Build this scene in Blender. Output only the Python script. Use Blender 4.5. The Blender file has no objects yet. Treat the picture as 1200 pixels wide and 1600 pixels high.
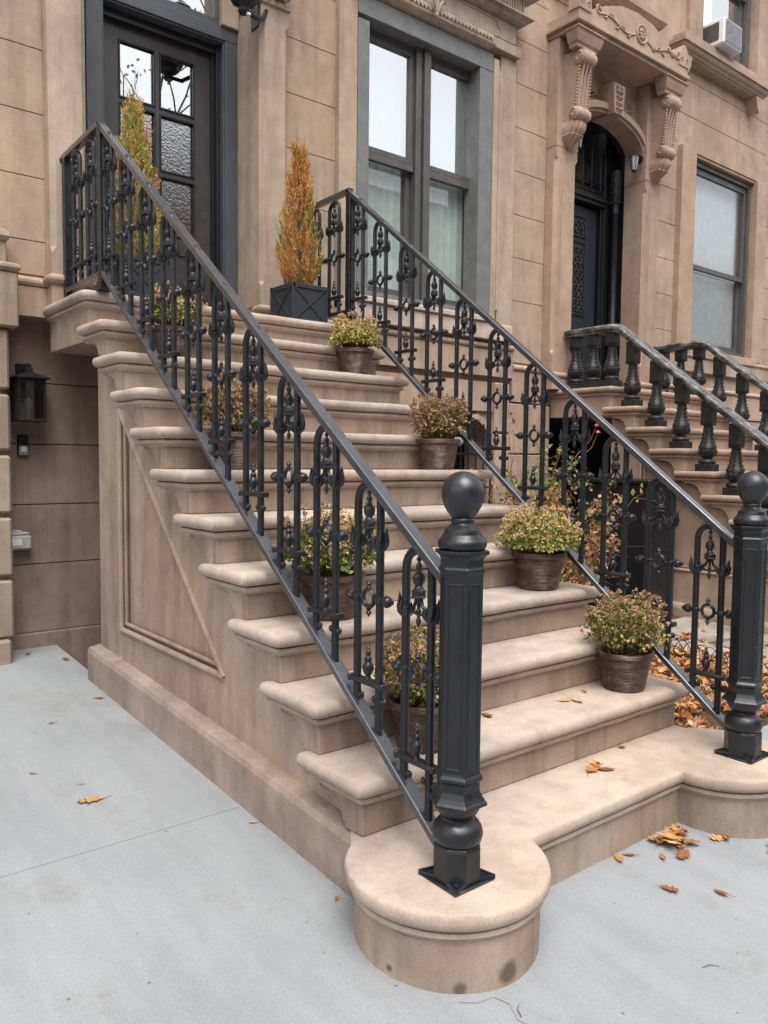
import bpy, bmesh, math, random
from math import sin, cos, pi, radians, sqrt, atan2
from mathutils import Vector, Matrix, noise
from mathutils.geometry import tessellate_polygon
SC = bpy.context.scene
COL = SC.collection
# ------------------------------------------------------------------ camera, sky, sun, exposure
cam = bpy.data.objects.new('camera', bpy.data.cameras.new('camera')); COL.objects.link(cam)
YAW, PIT, ROLL, FPX = radians(38.754), radians(3.7305), radians(-0.5896), 1244.39
_f = Vector((sin(YAW)*cos(PIT), cos(YAW)*cos(PIT), -sin(PIT)))
_r = Vector((cos(YAW), -sin(YAW), 0)); _d = _f.cross(_r)
_r2 = cos(ROLL)*_r + sin(ROLL)*_d; _d2 = -sin(ROLL)*_r + cos(ROLL)*_d
cam.matrix_world = Matrix.Translation((-1.44514, -1.88977, 1.35951)) @ Matrix((_r2, -_d2, -_f)).transposed().to_4x4()
cam.data.sensor_fit = 'VERTICAL'; cam.data.sensor_height = 24; cam.data.lens = 24*FPX/1600
cam.data.clip_start = .05; cam.data.clip_end = 3000
SC.camera = cam
SC.view_settings.view_transform = 'Standard'; SC.view_settings.look = 'None'
SC.view_settings.exposure = 1.15; SC.view_settings.gamma = 1
SUN_EL, SUN_AZ = radians(64), radians(205)       # azimuth: clockwise from +Y
W = bpy.data.worlds.new('World'); SC.world = W; W.use_nodes = True
nt = W.node_tree; nt.nodes.clear()
sky = nt.nodes.new('ShaderNodeTexSky'); sky.sky_type = 'NISHITA'; sky.sun_disc = False
sky.sun_elevation = SUN_EL; sky.sun_rotation = SUN_AZ; sky.dust_density = 4.0; sky.air_density = 1.0; sky.ozone_density = 1.0
hs = nt.nodes.new('ShaderNodeHueSaturation'); hs.inputs['Saturation'].default_value = .17; hs.inputs['Value'].default_value = 1.0
bg = nt.nodes.new('ShaderNodeBackground'); bg.inputs[1].default_value = .15
wo = nt.nodes.new('ShaderNodeOutputWorld')
nt.links.new(sky.outputs[0], hs.inputs['Color']); nt.links.new(hs.outputs[0], bg.inputs[0]); nt.links.new(bg.outputs[0], wo.inputs[0])
sun = bpy.data.objects.new('sun', bpy.data.lights.new('sun', 'SUN')); COL.objects.link(sun)
sun.data.energy = 1.0; sun.data.angle = radians(45); sun.data.color = (1, .97, .93)
sd = Vector((sin(SUN_AZ)*cos(SUN_EL), cos(SUN_AZ)*cos(SUN_EL), sin(SUN_EL)))
sun.rotation_euler = sd.to_track_quat('Z', 'Y').to_euler()
SC.cycles.max_bounces = 6; SC.cycles.transparent_max_bounces = 12
try: SC.cycles.use_denoising = True
except Exception: pass
RND = random.Random(7)

# ------------------------------------------------------------------ materials
def nodes(name):
    m = bpy.data.materials.new(name); m.use_nodes = True
    t = m.node_tree; b = t.nodes['Principled BSDF']
    return m, t, b
def N(t, kind, **kw):
    n = t.nodes.new(kind)
    for k, v in kw.items():
        if k in n.inputs.keys(): n.inputs[k].default_value = v
        else: setattr(n, k, v)
    return n
def coords(t, scale=(1, 1, 1)):
    g = N(t, 'ShaderNodeNewGeometry'); mp = N(t, 'ShaderNodeMapping'); mp.inputs['Scale'].default_value = scale
    t.links.new(g.outputs['Position'], mp.inputs['Vector']); return mp.outputs[0]
def noise_n(t, scale, detail=4, vec=(1, 1, 1), rough=.55):
    n = N(t, 'ShaderNodeTexNoise'); n.inputs['Scale'].default_value = scale; n.inputs['Detail'].default_value = detail
    n.inputs['Roughness'].default_value = rough
    t.links.new(coords(t, vec), n.inputs['Vector']); return n.outputs['Fac']
def ramp(t, src, stops):
    r = N(t, 'ShaderNodeValToRGB'); e = r.color_ramp.elements
    e[0].position, e[0].color = stops[0][0], (*stops[0][1], 1)
    e[1].position, e[1].color = stops[-1][0], (*stops[-1][1], 1)
    for p, c in stops[1:-1]:
        x = e.new(p); x.color = (*c, 1)
    t.links.new(src, r.inputs[0]); return r.outputs[0]
def mix(t, a, b, fac, mode='MIX'):
    m = N(t, 'ShaderNodeMix', data_type='RGBA', blend_type=mode)
    if isinstance(fac, float): m.inputs[0].default_value = fac
    else: t.links.new(fac, m.inputs[0])
    for i, v in ((6, a), (7, b)):
        if isinstance(v, tuple): m.inputs[i].default_value = (*v, 1)
        else: t.links.new(v, m.inputs[i])
    return m.outputs[2]
def bump(t, b, src, strength, dist, prev=None):
    n = N(t, 'ShaderNodeBump'); n.inputs['Strength'].default_value = strength; n.inputs['Distance'].default_value = dist
    t.links.new(src, n.inputs['Height'])
    if prev: t.links.new(prev, n.inputs['Normal'])
    t.links.new(n.outputs[0], b.inputs['Normal']); return n.outputs[0]
def g3(v): return (v, v, v)
def stone(name, c, dark=.78, streak=.3, mott=1.0, rough=.85, warm=(1.06, .98, .9), chalk=0.0):
    m, t, b = nodes(name)
    lo = tuple(x*dark for x in c); hi = tuple(min(1, x*1.16) for x in c)
    a = ramp(t, noise_n(t, 2.3*mott, 6), [(.3, lo), (.5, c), (.72, hi)])
    w = tuple(x*y for x, y in zip(c, warm))
    a = mix(t, a, w, ramp(t, noise_n(t, .9*mott, 3), [(.42, g3(0)), (.65, g3(.75))]))
    # vertical weather streaks of their own shape
    s = ramp(t, noise_n(t, 3.2, 5, (3.4, 3.4, .28), .62), [(.46, g3(1)), (.66, g3(1-streak))])
    a = mix(t, a, s, 1.0, 'MULTIPLY')
    s2 = ramp(t, noise_n(t, 7, 6, (1, 1, 1), .7), [(.35, g3(.88)), (.6, g3(1.07))])
    a = mix(t, a, s2, 1.0, 'MULTIPLY')
    pt = ramp(t, noise_n(t, 1.1, 2, (1.3, 1.3, .8), .4), [(.49, g3(.93)), (.53, g3(1.03))])
    a = mix(t, a, pt, 1.0, 'MULTIPLY')
    pin = ramp(t, noise_n(t, 55, 3, (1, 1, 1), .6), [(.24, g3(.62)), (.31, g3(1))])
    a = mix(t, a, pin, 1.0, 'MULTIPLY')
    if chalk:
        k = ramp(t, noise_n(t, 1.7, 7, (1, 1, .5), .65), [(.5, g3(0)), (.7, g3(chalk))])
        a = mix(t, a, (.6, .52, .44), k)
    f = ramp(t, noise_n(t, 150, 4, (1, 1, 1), .75), [(.3, g3(.84)), (.7, g3(1.10))])
    a = mix(t, a, f, 1.0, 'MULTIPLY')
    t.links.new(a, b.inputs['Base Color']); b.inputs['Roughness'].default_value = rough
    b.inputs['Specular IOR Level'].default_value = .25
    p = bump(t, b, noise_n(t, 9, 6), .35, .012)
    bump(t, b, noise_n(t, 190, 3), .45, .0016, p)
    return m
def plain(name, c, rough=.5, metal=0., spec=.5, nb=60, bs=.2, var=.12, bd=.002, coat=0.):
    m, t, b = nodes(name)
    a = ramp(t, noise_n(t, 11, 5), [(.3, tuple(x*(1-var) for x in c)), (.7, tuple(min(1, x*(1+var)) for x in c))])
    t.links.new(a, b.inputs['Base Color'])
    r = ramp(t, noise_n(t, 23, 4), [(.3, g3(max(0, rough-.07))), (.7, g3(min(1, rough+.1)))])
    t.links.new(r, b.inputs['Roughness'])
    b.inputs['Metallic'].default_value = metal; b.inputs['Specular IOR Level'].default_value = spec
    b.inputs['Coat Weight'].default_value = coat
    bump(t, b, noise_n(t, nb, 3), bs, bd)
    return m
def glass(name, tint=(.8, .9, .87), rough=.0, alpha=.35, wavy=0.0):
    m, t, b = nodes(name); t.nodes.remove(b)
    tr = N(t, 'ShaderNodeBsdfTransparent'); tr.inputs[0].default_value = (*tint, 1)
    gl = N(t, 'ShaderNodeBsdfGlossy'); gl.inputs['Roughness'].default_value = rough; gl.inputs[0].default_value = (.97, 1, 1, 1)
    fr = N(t, 'ShaderNodeLayerWeight'); fr.inputs['Blend'].default_value = .5
    pw = N(t, 'ShaderNodeMath', operation='POWER'); pw.inputs[1].default_value = 4.0; t.links.new(fr.outputs['Facing'], pw.inputs[0])
    mth = N(t, 'ShaderNodeMath', operation='ADD'); mth.inputs[1].default_value = alpha; mth.use_clamp = True
    t.links.new(pw.outputs[0], mth.inputs[0])
    mx = N(t, 'ShaderNodeMixShader'); t.links.new(mth.outputs[0], mx.inputs[0])
    t.links.new(tr.outputs[0], mx.inputs[1]); t.links.new(gl.outputs[0], mx.inputs[2])
    n = N(t, 'ShaderNodeBump'); n.inputs['Strength'].default_value = .5 if wavy else .08
    n.inputs['Distance'].default_value = wavy if wavy else .004
    t.links.new(noise_n(t, 62 if wavy else 2.5, 2), n.inputs['Height'])
    t.links.new(n.outputs[0], gl.inputs['Normal'])
    t.links.new(mx.outputs[0], t.nodes['Material Output'].inputs[0]); return m
def leafmat(name, cols, rough=.6, trans=.25, spec=.3):
    m, t, b = nodes(name)
    g = N(t, 'ShaderNodeNewGeometry')
    st = [(i/(max(1, len(cols)-1)), c) for i, c in enumerate(cols)]
    oi = N(t, 'ShaderNodeObjectInfo'); ad = N(t, 'ShaderNodeMath', operation='ADD'); fr = N(t, 'ShaderNodeMath', operation='FRACT')
    t.links.new(g.outputs['Random Per Island'], ad.inputs[0]); t.links.new(oi.outputs['Random'], ad.inputs[1]); t.links.new(ad.outputs[0], fr.inputs[0])
    a = ramp(t, fr.outputs[0], st)
    v = ramp(t, noise_n(t, 45, 3), [(.3, g3(.75)), (.7, g3(1.2))])
    a = mix(t, a, v, 1.0, 'MULTIPLY')
    t.links.new(a, b.inputs['Base Color']); b.inputs['Roughness'].default_value = rough
    b.inputs['Specular IOR Level'].default_value = spec
    tb = N(t, 'ShaderNodeBsdfTranslucent'); t.links.new(a, tb.inputs[0])
    mx = N(t, 'ShaderNodeMixShader'); mx.inputs[0].default_value = trans
    t.links.new(b.outputs[0], mx.inputs[1]); t.links.new(tb.outputs[0], mx.inputs[2])
    t.links.new(mx.outputs[0], t.nodes['Material Output'].inputs[0]); return m

M = {}
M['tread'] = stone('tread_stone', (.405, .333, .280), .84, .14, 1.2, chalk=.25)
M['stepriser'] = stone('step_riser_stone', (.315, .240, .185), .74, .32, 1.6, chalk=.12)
def spotted():
    m = stone('stained_riser', (.315, .252, .200), .74, .25, 1.4, chalk=.25); t = m.node_tree; b = t.nodes['Principled BSDF']
    a = b.inputs['Base Color'].links[0].from_socket
    g = N(t, 'ShaderNodeNewGeometry'); nz = N(t, 'ShaderNodeTexNoise'); nz.inputs['Scale'].default_value = 25; t.links.new(g.outputs['Position'], nz.inputs['Vector'])
    for p, r in (((.096, -.518, .004), .030), ((-.035, -.471, -.014), .018), ((-.142, -.310, .004), .011)):
        v = N(t, 'ShaderNodeVectorMath', operation='DISTANCE'); v.inputs[1].default_value = p; t.links.new(g.outputs['Position'], v.inputs[0])
        ad = N(t, 'ShaderNodeMath', operation='MULTIPLY_ADD'); t.links.new(nz.outputs['Fac'], ad.inputs[0]); ad.inputs[1].default_value = r*.9; t.links.new(v.outputs['Value'], ad.inputs[2])
        k = ramp(t, ad.outputs[0], [(r*1.15, g3(1)), (r*1.75, g3(0))])
        a = mix(t, a, (.13, .095, .075), k)
    t.links.new(a, b.inputs['Base Color']); return m
M['riser'] = spotted()
M['body'] = stone('stoop_stone', (.350, .276, .220), .80, .26, 1.0, chalk=.3)
M['base'] = stone('base_stone', (.312, .249, .207), .80, .20, 1.6, chalk=.3)
M['wall'] = stone('wall_brownstone', (.385, .296, .228), .84, .20, .8, warm=(1.1, .98, .86))
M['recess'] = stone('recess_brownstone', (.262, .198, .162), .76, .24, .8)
M['pier'] = stone('pier_stone', (.345, .270, .205), .78, .3, 1.1, warm=(1, .98, .92))
M['trim'] = stone('trim_brownstone', (.395, .310, .240), .86, .22, 1.0, warm=(1.02, .98, .9))
M['nwall'] = stone('neighbour_brownstone', (.390, .286, .214), .88, .14, .8, warm=(1.06, 1.0, .95))
M['ntrim'] = stone('neighbour_trim', (.385, .278, .208), .9, .12, .9, warm=(1.05, 1., .95))
M['sill'] = stone('sill_stone', (.46, .38, .32), .7, .4, 3, chalk=.6)
M['bracket_shade'] = stone('bracket_shade_stone', (.115, .083, .063), .9, .1)  # darkened stone colour standing in for contact shade beside the brackets
M['carve'] = stone('carved_recess', (.16, .09, .055), .9, .1)
def ironmat(name, c, rough, bs=1.0):
    m, t, b = nodes(name)
    a = ramp(t, noise_n(t, 14, 6, (1, 1, 1), .65), [(.35, tuple(x*.75 for x in c)), (.65, tuple(x*1.25 for x in c))])
    k = ramp(t, noise_n(t, 38, 7, (1, 1, 1), .8), [(.62, g3(0)), (.76, g3(.5))])
    a = mix(t, a, (.085, .085, .085), k)
    k2 = ramp(t, noise_n(t, 20, 6, (1, 1, .4), .75), [(.66, g3(0)), (.74, g3(.5))])
    a = mix(t, a, (.16, .15, .13), k2)
    t.links.new(a, b.inputs['Base Color'])
    t.links.new(ramp(t, noise_n(t, 30, 4), [(.3, g3(rough-.1)), (.7, g3(rough+.16))]), b.inputs['Roughness'])
    b.inputs['Specular IOR Level'].default_value = .55
    p = bump(t, b, noise_n(t, 70, 4), .35*bs, .0018); bump(t, b, noise_n(t, 300, 2), .3*bs, .0006, p); return m
M['iron'] = ironmat('painted_iron', (.0078, .0096, .0125), .34)
M['rail'] = ironmat('painted_rail', (.030, .034, .041), .30, .45)
M['rail'].node_tree.nodes['Principled BSDF'].inputs['Coat Weight'].default_value = .8
M['rail'].node_tree.nodes['Principled BSDF'].inputs['Coat Roughness'].default_value = .22
M['iron2'] = ironmat('ball_iron', (.016, .019, .0235), .32)
def chipped():
    m, t, b = nodes('weathered_black_rail')
    k = ramp(t, noise_n(t, 30, 7, (1, .35, .6), .75), [(.44, g3(0)), (.66, g3(.9))])
    a = mix(t, (.022, .022, .021), (.29, .285, .27), k)
    t.links.new(a, b.inputs['Base Color']); b.inputs['Roughness'].default_value = .5
    bump(t, b, noise_n(t, 60, 5), .5, .004); return m
M['handrail'] = chipped()
def balmat():
    m, t, b = nodes('black_baluster_paint')
    k = ramp(t, noise_n(t, 26, 7, (1, 1, 1), .75), [(.56, g3(0)), (.72, g3(.8))])
    a = mix(t, (.016, .016, .015), (.13, .12, .1), k)
    t.links.new(a, b.inputs['Base Color']); b.inputs['Roughness'].default_value = .42
    bump(t, b, noise_n(t, 80, 4), .4, .003); return m
M['baluster'] = balmat()
M['slate'] = plain('slate_painted_wood', (.062, .070, .082), .42, 0, .45, 30, .12, .12)
M['planter'] = plain('dark_planter_paint', (.030, .034, .041), .42, 0, .45, 30, .12, .12)
M['door'] = plain('charcoal_door', (.042, .036, .036), .38, 0, .5, 40, .15, .2)
M['grey'] = plain('grey_window_casing', (.150, .153, .150), .45, 0, .4, 25, .1, .16)
M['sash'] = plain('dark_window_sash', (.085, .078, .074), .4, 0, .45, 25, .1, .15)
M['black'] = plain('black_paint', (.010, .011, .013), .38, 0, .45, 60, .2, .2)
M['blackw'] = plain('black_wood', (.007, .008, .010), .4, 0, .4, 60, .2, .2)
M['navy'] = plain('navy_door', (.014, .019, .030), .42, 0, .45, 20, .12, .2)
M['bronze'] = plain('bronze_carving', (.075, .062, .05), .4, .3, .5, 80, .4, .3)
M['void'] = plain('dark_interior', (.012, .012, .013), .9, 0, .1)
M['white'] = plain('white_plastic', (.72, .73, .74), .45, 0, .4, 30, .05, .04)
M['dirtywhite'] = plain('dirty_white_plastic', (.42, .41, .39), .5, 0, .4, 50, .2, .25)
M['frost'] = plain('frosted_glass', (.30, .32, .33), .25, 0, .5)
M['silver'] = plain('silver_plastic', (.42, .42, .43), .3, .6, .5)
M['curtain'] = plain('pale_curtain', (.44, .49, .47), .8, 0, .1, 10, .1, .1)
M['blind'] = plain('grey_blind', (.40, .41, .42), .8, 0, .1, 10, .1, .1)
M['glass'] = glass('window_glass', (.9, .96, .94), .0, .60)
M['lglass'] = glass('lower_window_glass', (.95, .98, .97), .0, .12)
M['nglass'] = glass('dusty_window_glass', (.92, .95, .95), .16, .18)
M['dglass'] = glass('clear_door_glass', (.5, .55, .55), .01, .58)
M['rglass'] = glass('rippled_door_glass', (.5, .56, .53), .12, .46, wavy=.0035)
M['lampglass'] = glass('lantern_glass', (.55, .6, .58), .02, .12)
M['soil'] = plain('soil', (.045, .03, .02), .95, 0, .1, 60, 1, .4, .01)
def potmat():
    m, t, b = nodes('bronze_pot')
    k = ramp(t, noise_n(t, 16, 6, (1, 1, 2.2), .7), [(.40, (.050, .034, .030)), (.56, (.125, .070, .052)), (.72, (.24, .145, .11))])
    t.links.new(k, b.inputs['Base Color']); b.inputs['Roughness'].default_value = .32; b.inputs['Metallic'].default_value = .35
    w = N(t, 'ShaderNodeTexWave', wave_type='BANDS', bands_direction='Z'); w.inputs['Scale'].default_value = 48
    w.inputs['Distortion'].default_value = 2.2; w.inputs['Detail'].default_value = 2; w.inputs['Detail Scale'].default_value = .6
    t.links.new(coords(t), w.inputs['Vector'])
    bump(t, b, w.outputs['Fac'], .75, .003); return m
M['pot'] = potmat()
def concrete(name, c, crack=False):
    m, t, b = nodes(name)
    a = ramp(t, noise_n(t, 1.3, 8, (1, 1, 1), .62), [(.3, tuple(x*.86 for x in c)), (.5, c), (.7, tuple(x*1.07 for x in c))])
    br = ramp(t, noise_n(t, 9, 4, (1, .12, 1), .6), [(.4, g3(.95)), (.6, g3(1.04))]); a = mix(t, a, br, 1.0, 'MULTIPLY')
    a = mix(t, a, (c[0]*.80, c[1]*.75, c[2]*.66), ramp(t, noise_n(t, 3.0, 7, (1, 1, 1), .7), [(.56, g3(0)), (.74, g3(.7))]))
    f = ramp(t, noise_n(t, 210, 3, (1, 1, 1), .8), [(.30, g3(.80)), (.5, g3(1)), (.72, g3(1.14))])
    a = mix(t, a, f, 1.0, 'MULTIPLY')
    v = N(t, 'ShaderNodeTexVoronoi'); v.inputs['Scale'].default_value = 9; t.links.new(coords(t), v.inputs['Vector'])
    sp = ramp(t, v.outputs['Distance'], [(.03, g3(.45)), (.05, g3(1))])
    a = mix(t, a, sp, 1.0, 'MULTIPLY')
    t.links.new(a, b.inputs['Base Color']); b.inputs['Roughness'].default_value = .9; b.inputs['Specular IOR Level'].default_value = .2
    p = bump(t, b, noise_n(t, 12, 5), .25, .006); bump(t, b, noise_n(t, 160, 3, (1, 1, 1), .7), .7, .003, p)
    return m
M['conc'] = concrete('light_concrete', (.258, .270, .278))
M['asphalt'] = concrete('asphalt', (.06, .06, .062))
M['flag'] = stone('bluestone_flags', (.30, .27, .23), .7, .1, 2.5)
M['litterbase'] = plain('garden_soil', (.10, .06, .035), .95, 0, .1, 30, 1, .4, .02)
M['brick'] = stone('opposite_brick', (.26, .23, .21))
M['stem'] = plain('brown_stem', (.14, .085, .04), .8, 0, .2)
M['cane'] = plain('rose_cane', (.20, .12, .06), .7, 0, .2, 30, .2, .35)
M['bark'] = plain('grey_bark', (.10, .085, .07), .9, 0, .2)
M['oak'] = leafmat('brown_oak_leaf', [(.17, .055, .025), (.36, .13, .05), (.52, .26, .08), (.25, .09, .04), (.60, .38, .15), (.30, .14, .07)], .55, .12)
M['litter'] = leafmat('leaf_litter', [(.16, .06, .03), (.38, .16, .06), (.52, .25, .10), (.62, .36, .17), (.28, .11, .05), (.70, .48, .28)], .6, .1)
M['mum_green'] = leafmat('mum_green', [(.06, .11, .025), (.12, .20, .04), (.22, .28, .06), (.09, .14, .03)])
M['mum_yellow'] = leafmat('mum_yellow_leaf', [(.45, .38, .08), (.68, .50, .13), (.25, .30, .05), (.38, .38, .08)])
M['mum_tan'] = leafmat('dried_bloom_tan', [(.62, .42, .2), (.75, .56, .3), (.45, .26, .12), (.80, .66, .42)])
M['mum_brown'] = leafmat('dried_bloom_brown', [(.24, .14, .075), (.40, .25, .14), (.32, .19, .11), (.50, .36, .22)])
M['con_orange'] = leafmat('orange_conifer', [(.70, .28, .07), (.80, .40, .12), (.58, .21, .06), (.78, .50, .20)])
M['con_green'] = leafmat('green_conifer', [(.14, .22, .04), (.24, .31, .07), (.36, .38, .09), (.09, .15, .03)])
M['con_mixed'] = leafmat('yellow_conifer', [(.40, .43, .10), (.58, .50, .15), (.26, .34, .07), (.55, .48, .14)])
M['rose_green'] = leafmat('rose_leaf_green', [(.08, .14, .03), (.16, .22, .05), (.30, .32, .09), (.07, .10, .03)])
M['rose_dead'] = leafmat('rose_leaf_dead', [(.42, .22, .11), (.60, .38, .22), (.30, .13, .06), (.55, .30, .15)])
M['pink'] = leafmat('pink_petal', [(.62, .08, .16), (.75, .2, .28)], .5, .3)

# ------------------------------------------------------------------ mesh helpers
class MB:
    def __init__(s): s.v = []; s.f = []
    def add(s, vs, fs):
        o = len(s.v); s.v += [tuple(v) for v in vs]; s.f += [tuple(i+o for i in f) for f in fs]
    def box(s, x0, x1, y0, y1, z0, z1):
        s.add([(x0, y0, z0), (x1, y0, z0), (x1, y1, z0), (x0, y1, z0), (x0, y0, z1), (x1, y0, z1), (x1, y1, z1), (x0, y1, z1)],
              [(0, 3, 2, 1), (4, 5, 6, 7), (0, 1, 5, 4), (1, 2, 6, 5), (2, 3, 7, 6), (3, 0, 4, 7)]); return s
    def bbox(s, x0, x1, y0, y1, z0, z1, b=.005):
        "box with chamfered edges"
        rings = []
        for z, o in ((z0, b), (z0+b, 0), (z1-b, 0), (z1, b)):
            X0, X1, Y0, Y1 = x0+o, x1-o, y0+o, y1-o
            c = b if o == 0 else 0.3*b
            rings.append([(X0+c, Y0, z), (X1-c, Y0, z), (X1, Y0+c, z), (X1, Y1-c, z), (X1-c, Y1, z), (X0+c, Y1, z), (X0, Y1-c, z), (X0, Y0+c, z)])
        s.loft(rings, cap=True); return s
    def loft(s, rings, cap=False, close=True, capends=None):
        n = len(rings[0]); vs = [p for r in rings for p in r]; fs = []
        for i in range(len(rings)-1):
            for j in range(n if close else n-1):
                k = (j+1) % n
                fs.append((i*n+j, i*n+k, (i+1)*n+k, (i+1)*n+j))
        if cap: fs.append(tuple(reversed(range(n)))); fs.append(tuple((len(rings)-1)*n+j for j in range(n)))
        s.add(vs, fs); return s
    def lathe(s, prof, c=(0, 0, 0), n=16, rot=0, sx=1, sy=1, axis='z'):
        rings = []
        for r, z in prof:
            ring = []
            for k in range(n):
                a = rot+2*pi*k/n; x, y = r*cos(a)*sx, r*sin(a)*sy
                if axis == 'z': ring.append((c[0]+x, c[1]+y, c[2]+z))
                elif axis == 'y': ring.append((c[0]+x, c[1]+z, c[2]+y))
                else: ring.append((c[0]+z, c[1]+x, c[2]+y))
            rings.append(ring)
        s.loft(rings, cap=True); return s
    def ball(s, c, r, n=10, m=7, sz=1, sx=1, sy=1):
        s.lathe([(max(1e-4, r*sin(pi*i/m)), -r*sz*cos(pi*i/m)) for i in range(m+1)], c, n, sx=sx, sy=sy); return s
    def tube(s, pts, rad, n=6, cap=True):
        pts = [Vector(p) for p in pts]; rings = []; prev = None
        for i, p in enumerate(pts):
            t = (pts[min(i+1, len(pts)-1)]-pts[max(i-1, 0)])
            if t.length < 1e-9: t = Vector((0, 0, 1))
            t.normalize()
            if prev is None:
                a = Vector((1, 0, 0)) if abs(t.x) < .9 else Vector((0, 1, 0))
                u = t.cross(a).normalized()
            else:
                u = (prev-t*prev.dot(t))
                u = u.normalized() if u.length > 1e-6 else t.orthogonal().normalized()
            prev = u; w = t.cross(u)
            r = rad[i] if isinstance(rad, (list, tuple)) else rad
            rings.append([tuple(p+u*(r*cos(2*pi*k/n))+w*(r*sin(2*pi*k/n))) for k in range(n)])
        s.loft(rings, cap=cap); return s
    def prism(s, poly, a0, a1, axis='x'):
        "poly 2D extruded along axis; x:(y,z) y:(x,z) z:(x,y)"
        def P(p, a): return {'x': (a, p[0], p[1]), 'y': (p[0], a, p[1]), 'z': (p[0], p[1], a)}[axis]
        n = len(poly); tri = tessellate_polygon([[Vector((p[0], p[1], 0)) for p in poly]])
        vs = [P(p, a0) for p in poly]+[P(p, a1) for p in poly]
        fs = [(i, (i+1) % n, n+(i+1) % n, n+i) for i in range(n)]
        fs += [tuple(t) for t in tri]+[tuple(n+i for i in reversed(t)) for t in tri]
        s.add(vs, fs); return s
    def holed(s, outer, holes, a0, a1, axis='y'):
        "plate with holes (reveals included)"
        def P(p, a): return {'x': (a, p[0], p[1]), 'y': (p[0], a, p[1]), 'z': (p[0], p[1], a)}[axis]
        loops = [outer]+holes; allp = [p for l in loops for p in l]; n = len(allp)
        tri = tessellate_polygon([[Vector((p[0], p[1], 0)) for p in l] for l in loops])
        fs = [tuple(t) for t in tri]+[tuple(n+i for i in reversed(t)) for t in tri]; o = 0
        for l in loops:
            m = len(l)
            fs += [(o+i, o+(i+1) % m, n+o+(i+1) % m, n+o+i) for i in range(m)]; o += m
        s.add([P(p, a0) for p in allp]+[P(p, a1) for p in allp], fs); return s
    def xf(s, mtx, frm=0):
        for i in range(frm, len(s.v)): s.v[i] = tuple(mtx @ Vector(s.v[i]))
        return s
    def build(s, name, mat, parent=None, smooth=None, bevel=0, recalc=True):
        me = bpy.data.meshes.new(name); me.from_pydata(s.v, [], s.f)
        if recalc:
            bm = bmesh.new(); bm.from_mesh(me); bmesh.ops.recalc_face_normals(bm, faces=bm.faces); bm.to_mesh(me); bm.free()
        me.materials.append(mat)
        if smooth is not None:
            me.polygons.foreach_set('use_smooth', [True]*len(me.polygons))
            try: me.set_sharp_from_angle(angle=radians(smooth))
            except Exception: pass
        o = bpy.data.objects.new(name, me); COL.objects.link(o)
        if parent: o.parent = parent
        if bevel:
            b = o.modifiers.new('bevel', 'BEVEL'); b.width = bevel; b.segments = 2; b.limit_method = 'ANGLE'; b.angle_limit = radians(40)
        return o
def tag(o, label, cat, group=None, kind=None):
    if label: o['label'] = label
    if cat: o['category'] = cat
    if group: o['group'] = group
    if kind: o['kind'] = kind
    return o
def empty(name, loc, label, cat, group=None):
    o = bpy.data.objects.new(name, None); COL.objects.link(o); o.location = loc; o.empty_display_size = .1
    return tag(o, label, cat, group)
def fit(parent):
    "parts are modelled in world space: cancel the parent's offset (no ops needed)"
    for o in list(COL.objects):
        if o.parent is parent and o.get('_w') is None:
            o.matrix_parent_inverse = Matrix.Translation(parent.location).inverted(); o['_w'] = 1
def copy_tree(o, parent=None):
    c = o.copy(); COL.objects.link(c)
    if parent: c.parent = parent
    for ch in [k for k in COL.objects if k.parent is o]: copy_tree(ch, c)
    return c
def gz(y): return .06*y if y > -1.6 else -.096+.02*(y+1.6)
def R(): return RND.random()
def U(a, b): return RND.uniform(a, b)

# ------------------------------------------------------------------ the setting
def sheet(name, x0, x1, y0, y1, mat, zoff=0, step=.4, zf=gz, thick=0):
    b = MB(); nx = max(1, int((x1-x0)/2)); ny = max(1, int((y1-y0)/step))
    for j in range(ny+1):
        for i in range(nx+1):
            y = y0+(y1-y0)*j/ny; b.v.append((x0+(x1-x0)*i/nx, y, zf(y)+zoff))
    for j in range(ny):
        for i in range(nx): a = j*(nx+1)+i; b.f.append((a, a+1, a+nx+2, a+nx+1))
    return tag(b.build(name, mat, recalc=False), None, None, kind='structure')
b = MB()
def slab(b, x0, x1, y0, y1, off=0.0):
    ys = [y0]+[y for y in (-1.6,) if y0 < y < y1]+[y1]
    for a, c in zip(ys, ys[1:]):
        b.add([(x0, a, gz(a)+off), (x1, a, gz(a)+off), (x1, c, gz(c)+off), (x0, c, gz(c)+off),
               (x0, a, gz(a)-.12), (x1, a, gz(a)-.12), (x1, c, gz(c)-.12), (x0, c, gz(c)-.12)],
              [(0, 1, 2, 3), (7, 6, 5, 4), (0, 4, 5, 1), (1, 5, 6, 2), (2, 6, 7, 3), (3, 7, 4, 0)])
# slabs with sunk joints between them
J = .0024
slab(b, -9, -3.6-J, .735+J, 3.3); slab(b, -3.6+J, .035, .735+J, 3.25)
for x0, x1 in ((-9, -3.6), (-3.6, 3.4), (3.4, 14)): slab(b, x0+J, x1-J, -5.0, -1.6-J)
Lp = [(-3.6+J, -1.6+J), (3.4-J, -1.6+J), (3.4-J, .03), (1.72, .03), (1.72, .735-J), (-3.6+J, .735-J)]
tri_ = tessellate_polygon([[Vector((p[0], p[1], 0)) for p in Lp]]); n_ = len(Lp)
b.add([(x, y, gz(y)) for x, y in Lp]+[(x, y, gz(y)-.12) for x, y in Lp], [tuple(t) for t in tri_]+[tuple(n_+i for i in t) for t in tri_]+[(i, (i+1) % n_, n_+(i+1) % n_, n_+i) for i in range(n_)])
slab(b, -9, -3.6-J, -1.6+J, .735-J); slab(b, 3.4+J, 14, -1.6+J, .03)
slab(b, -9, -.03, .6, .9, -.004)
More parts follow.
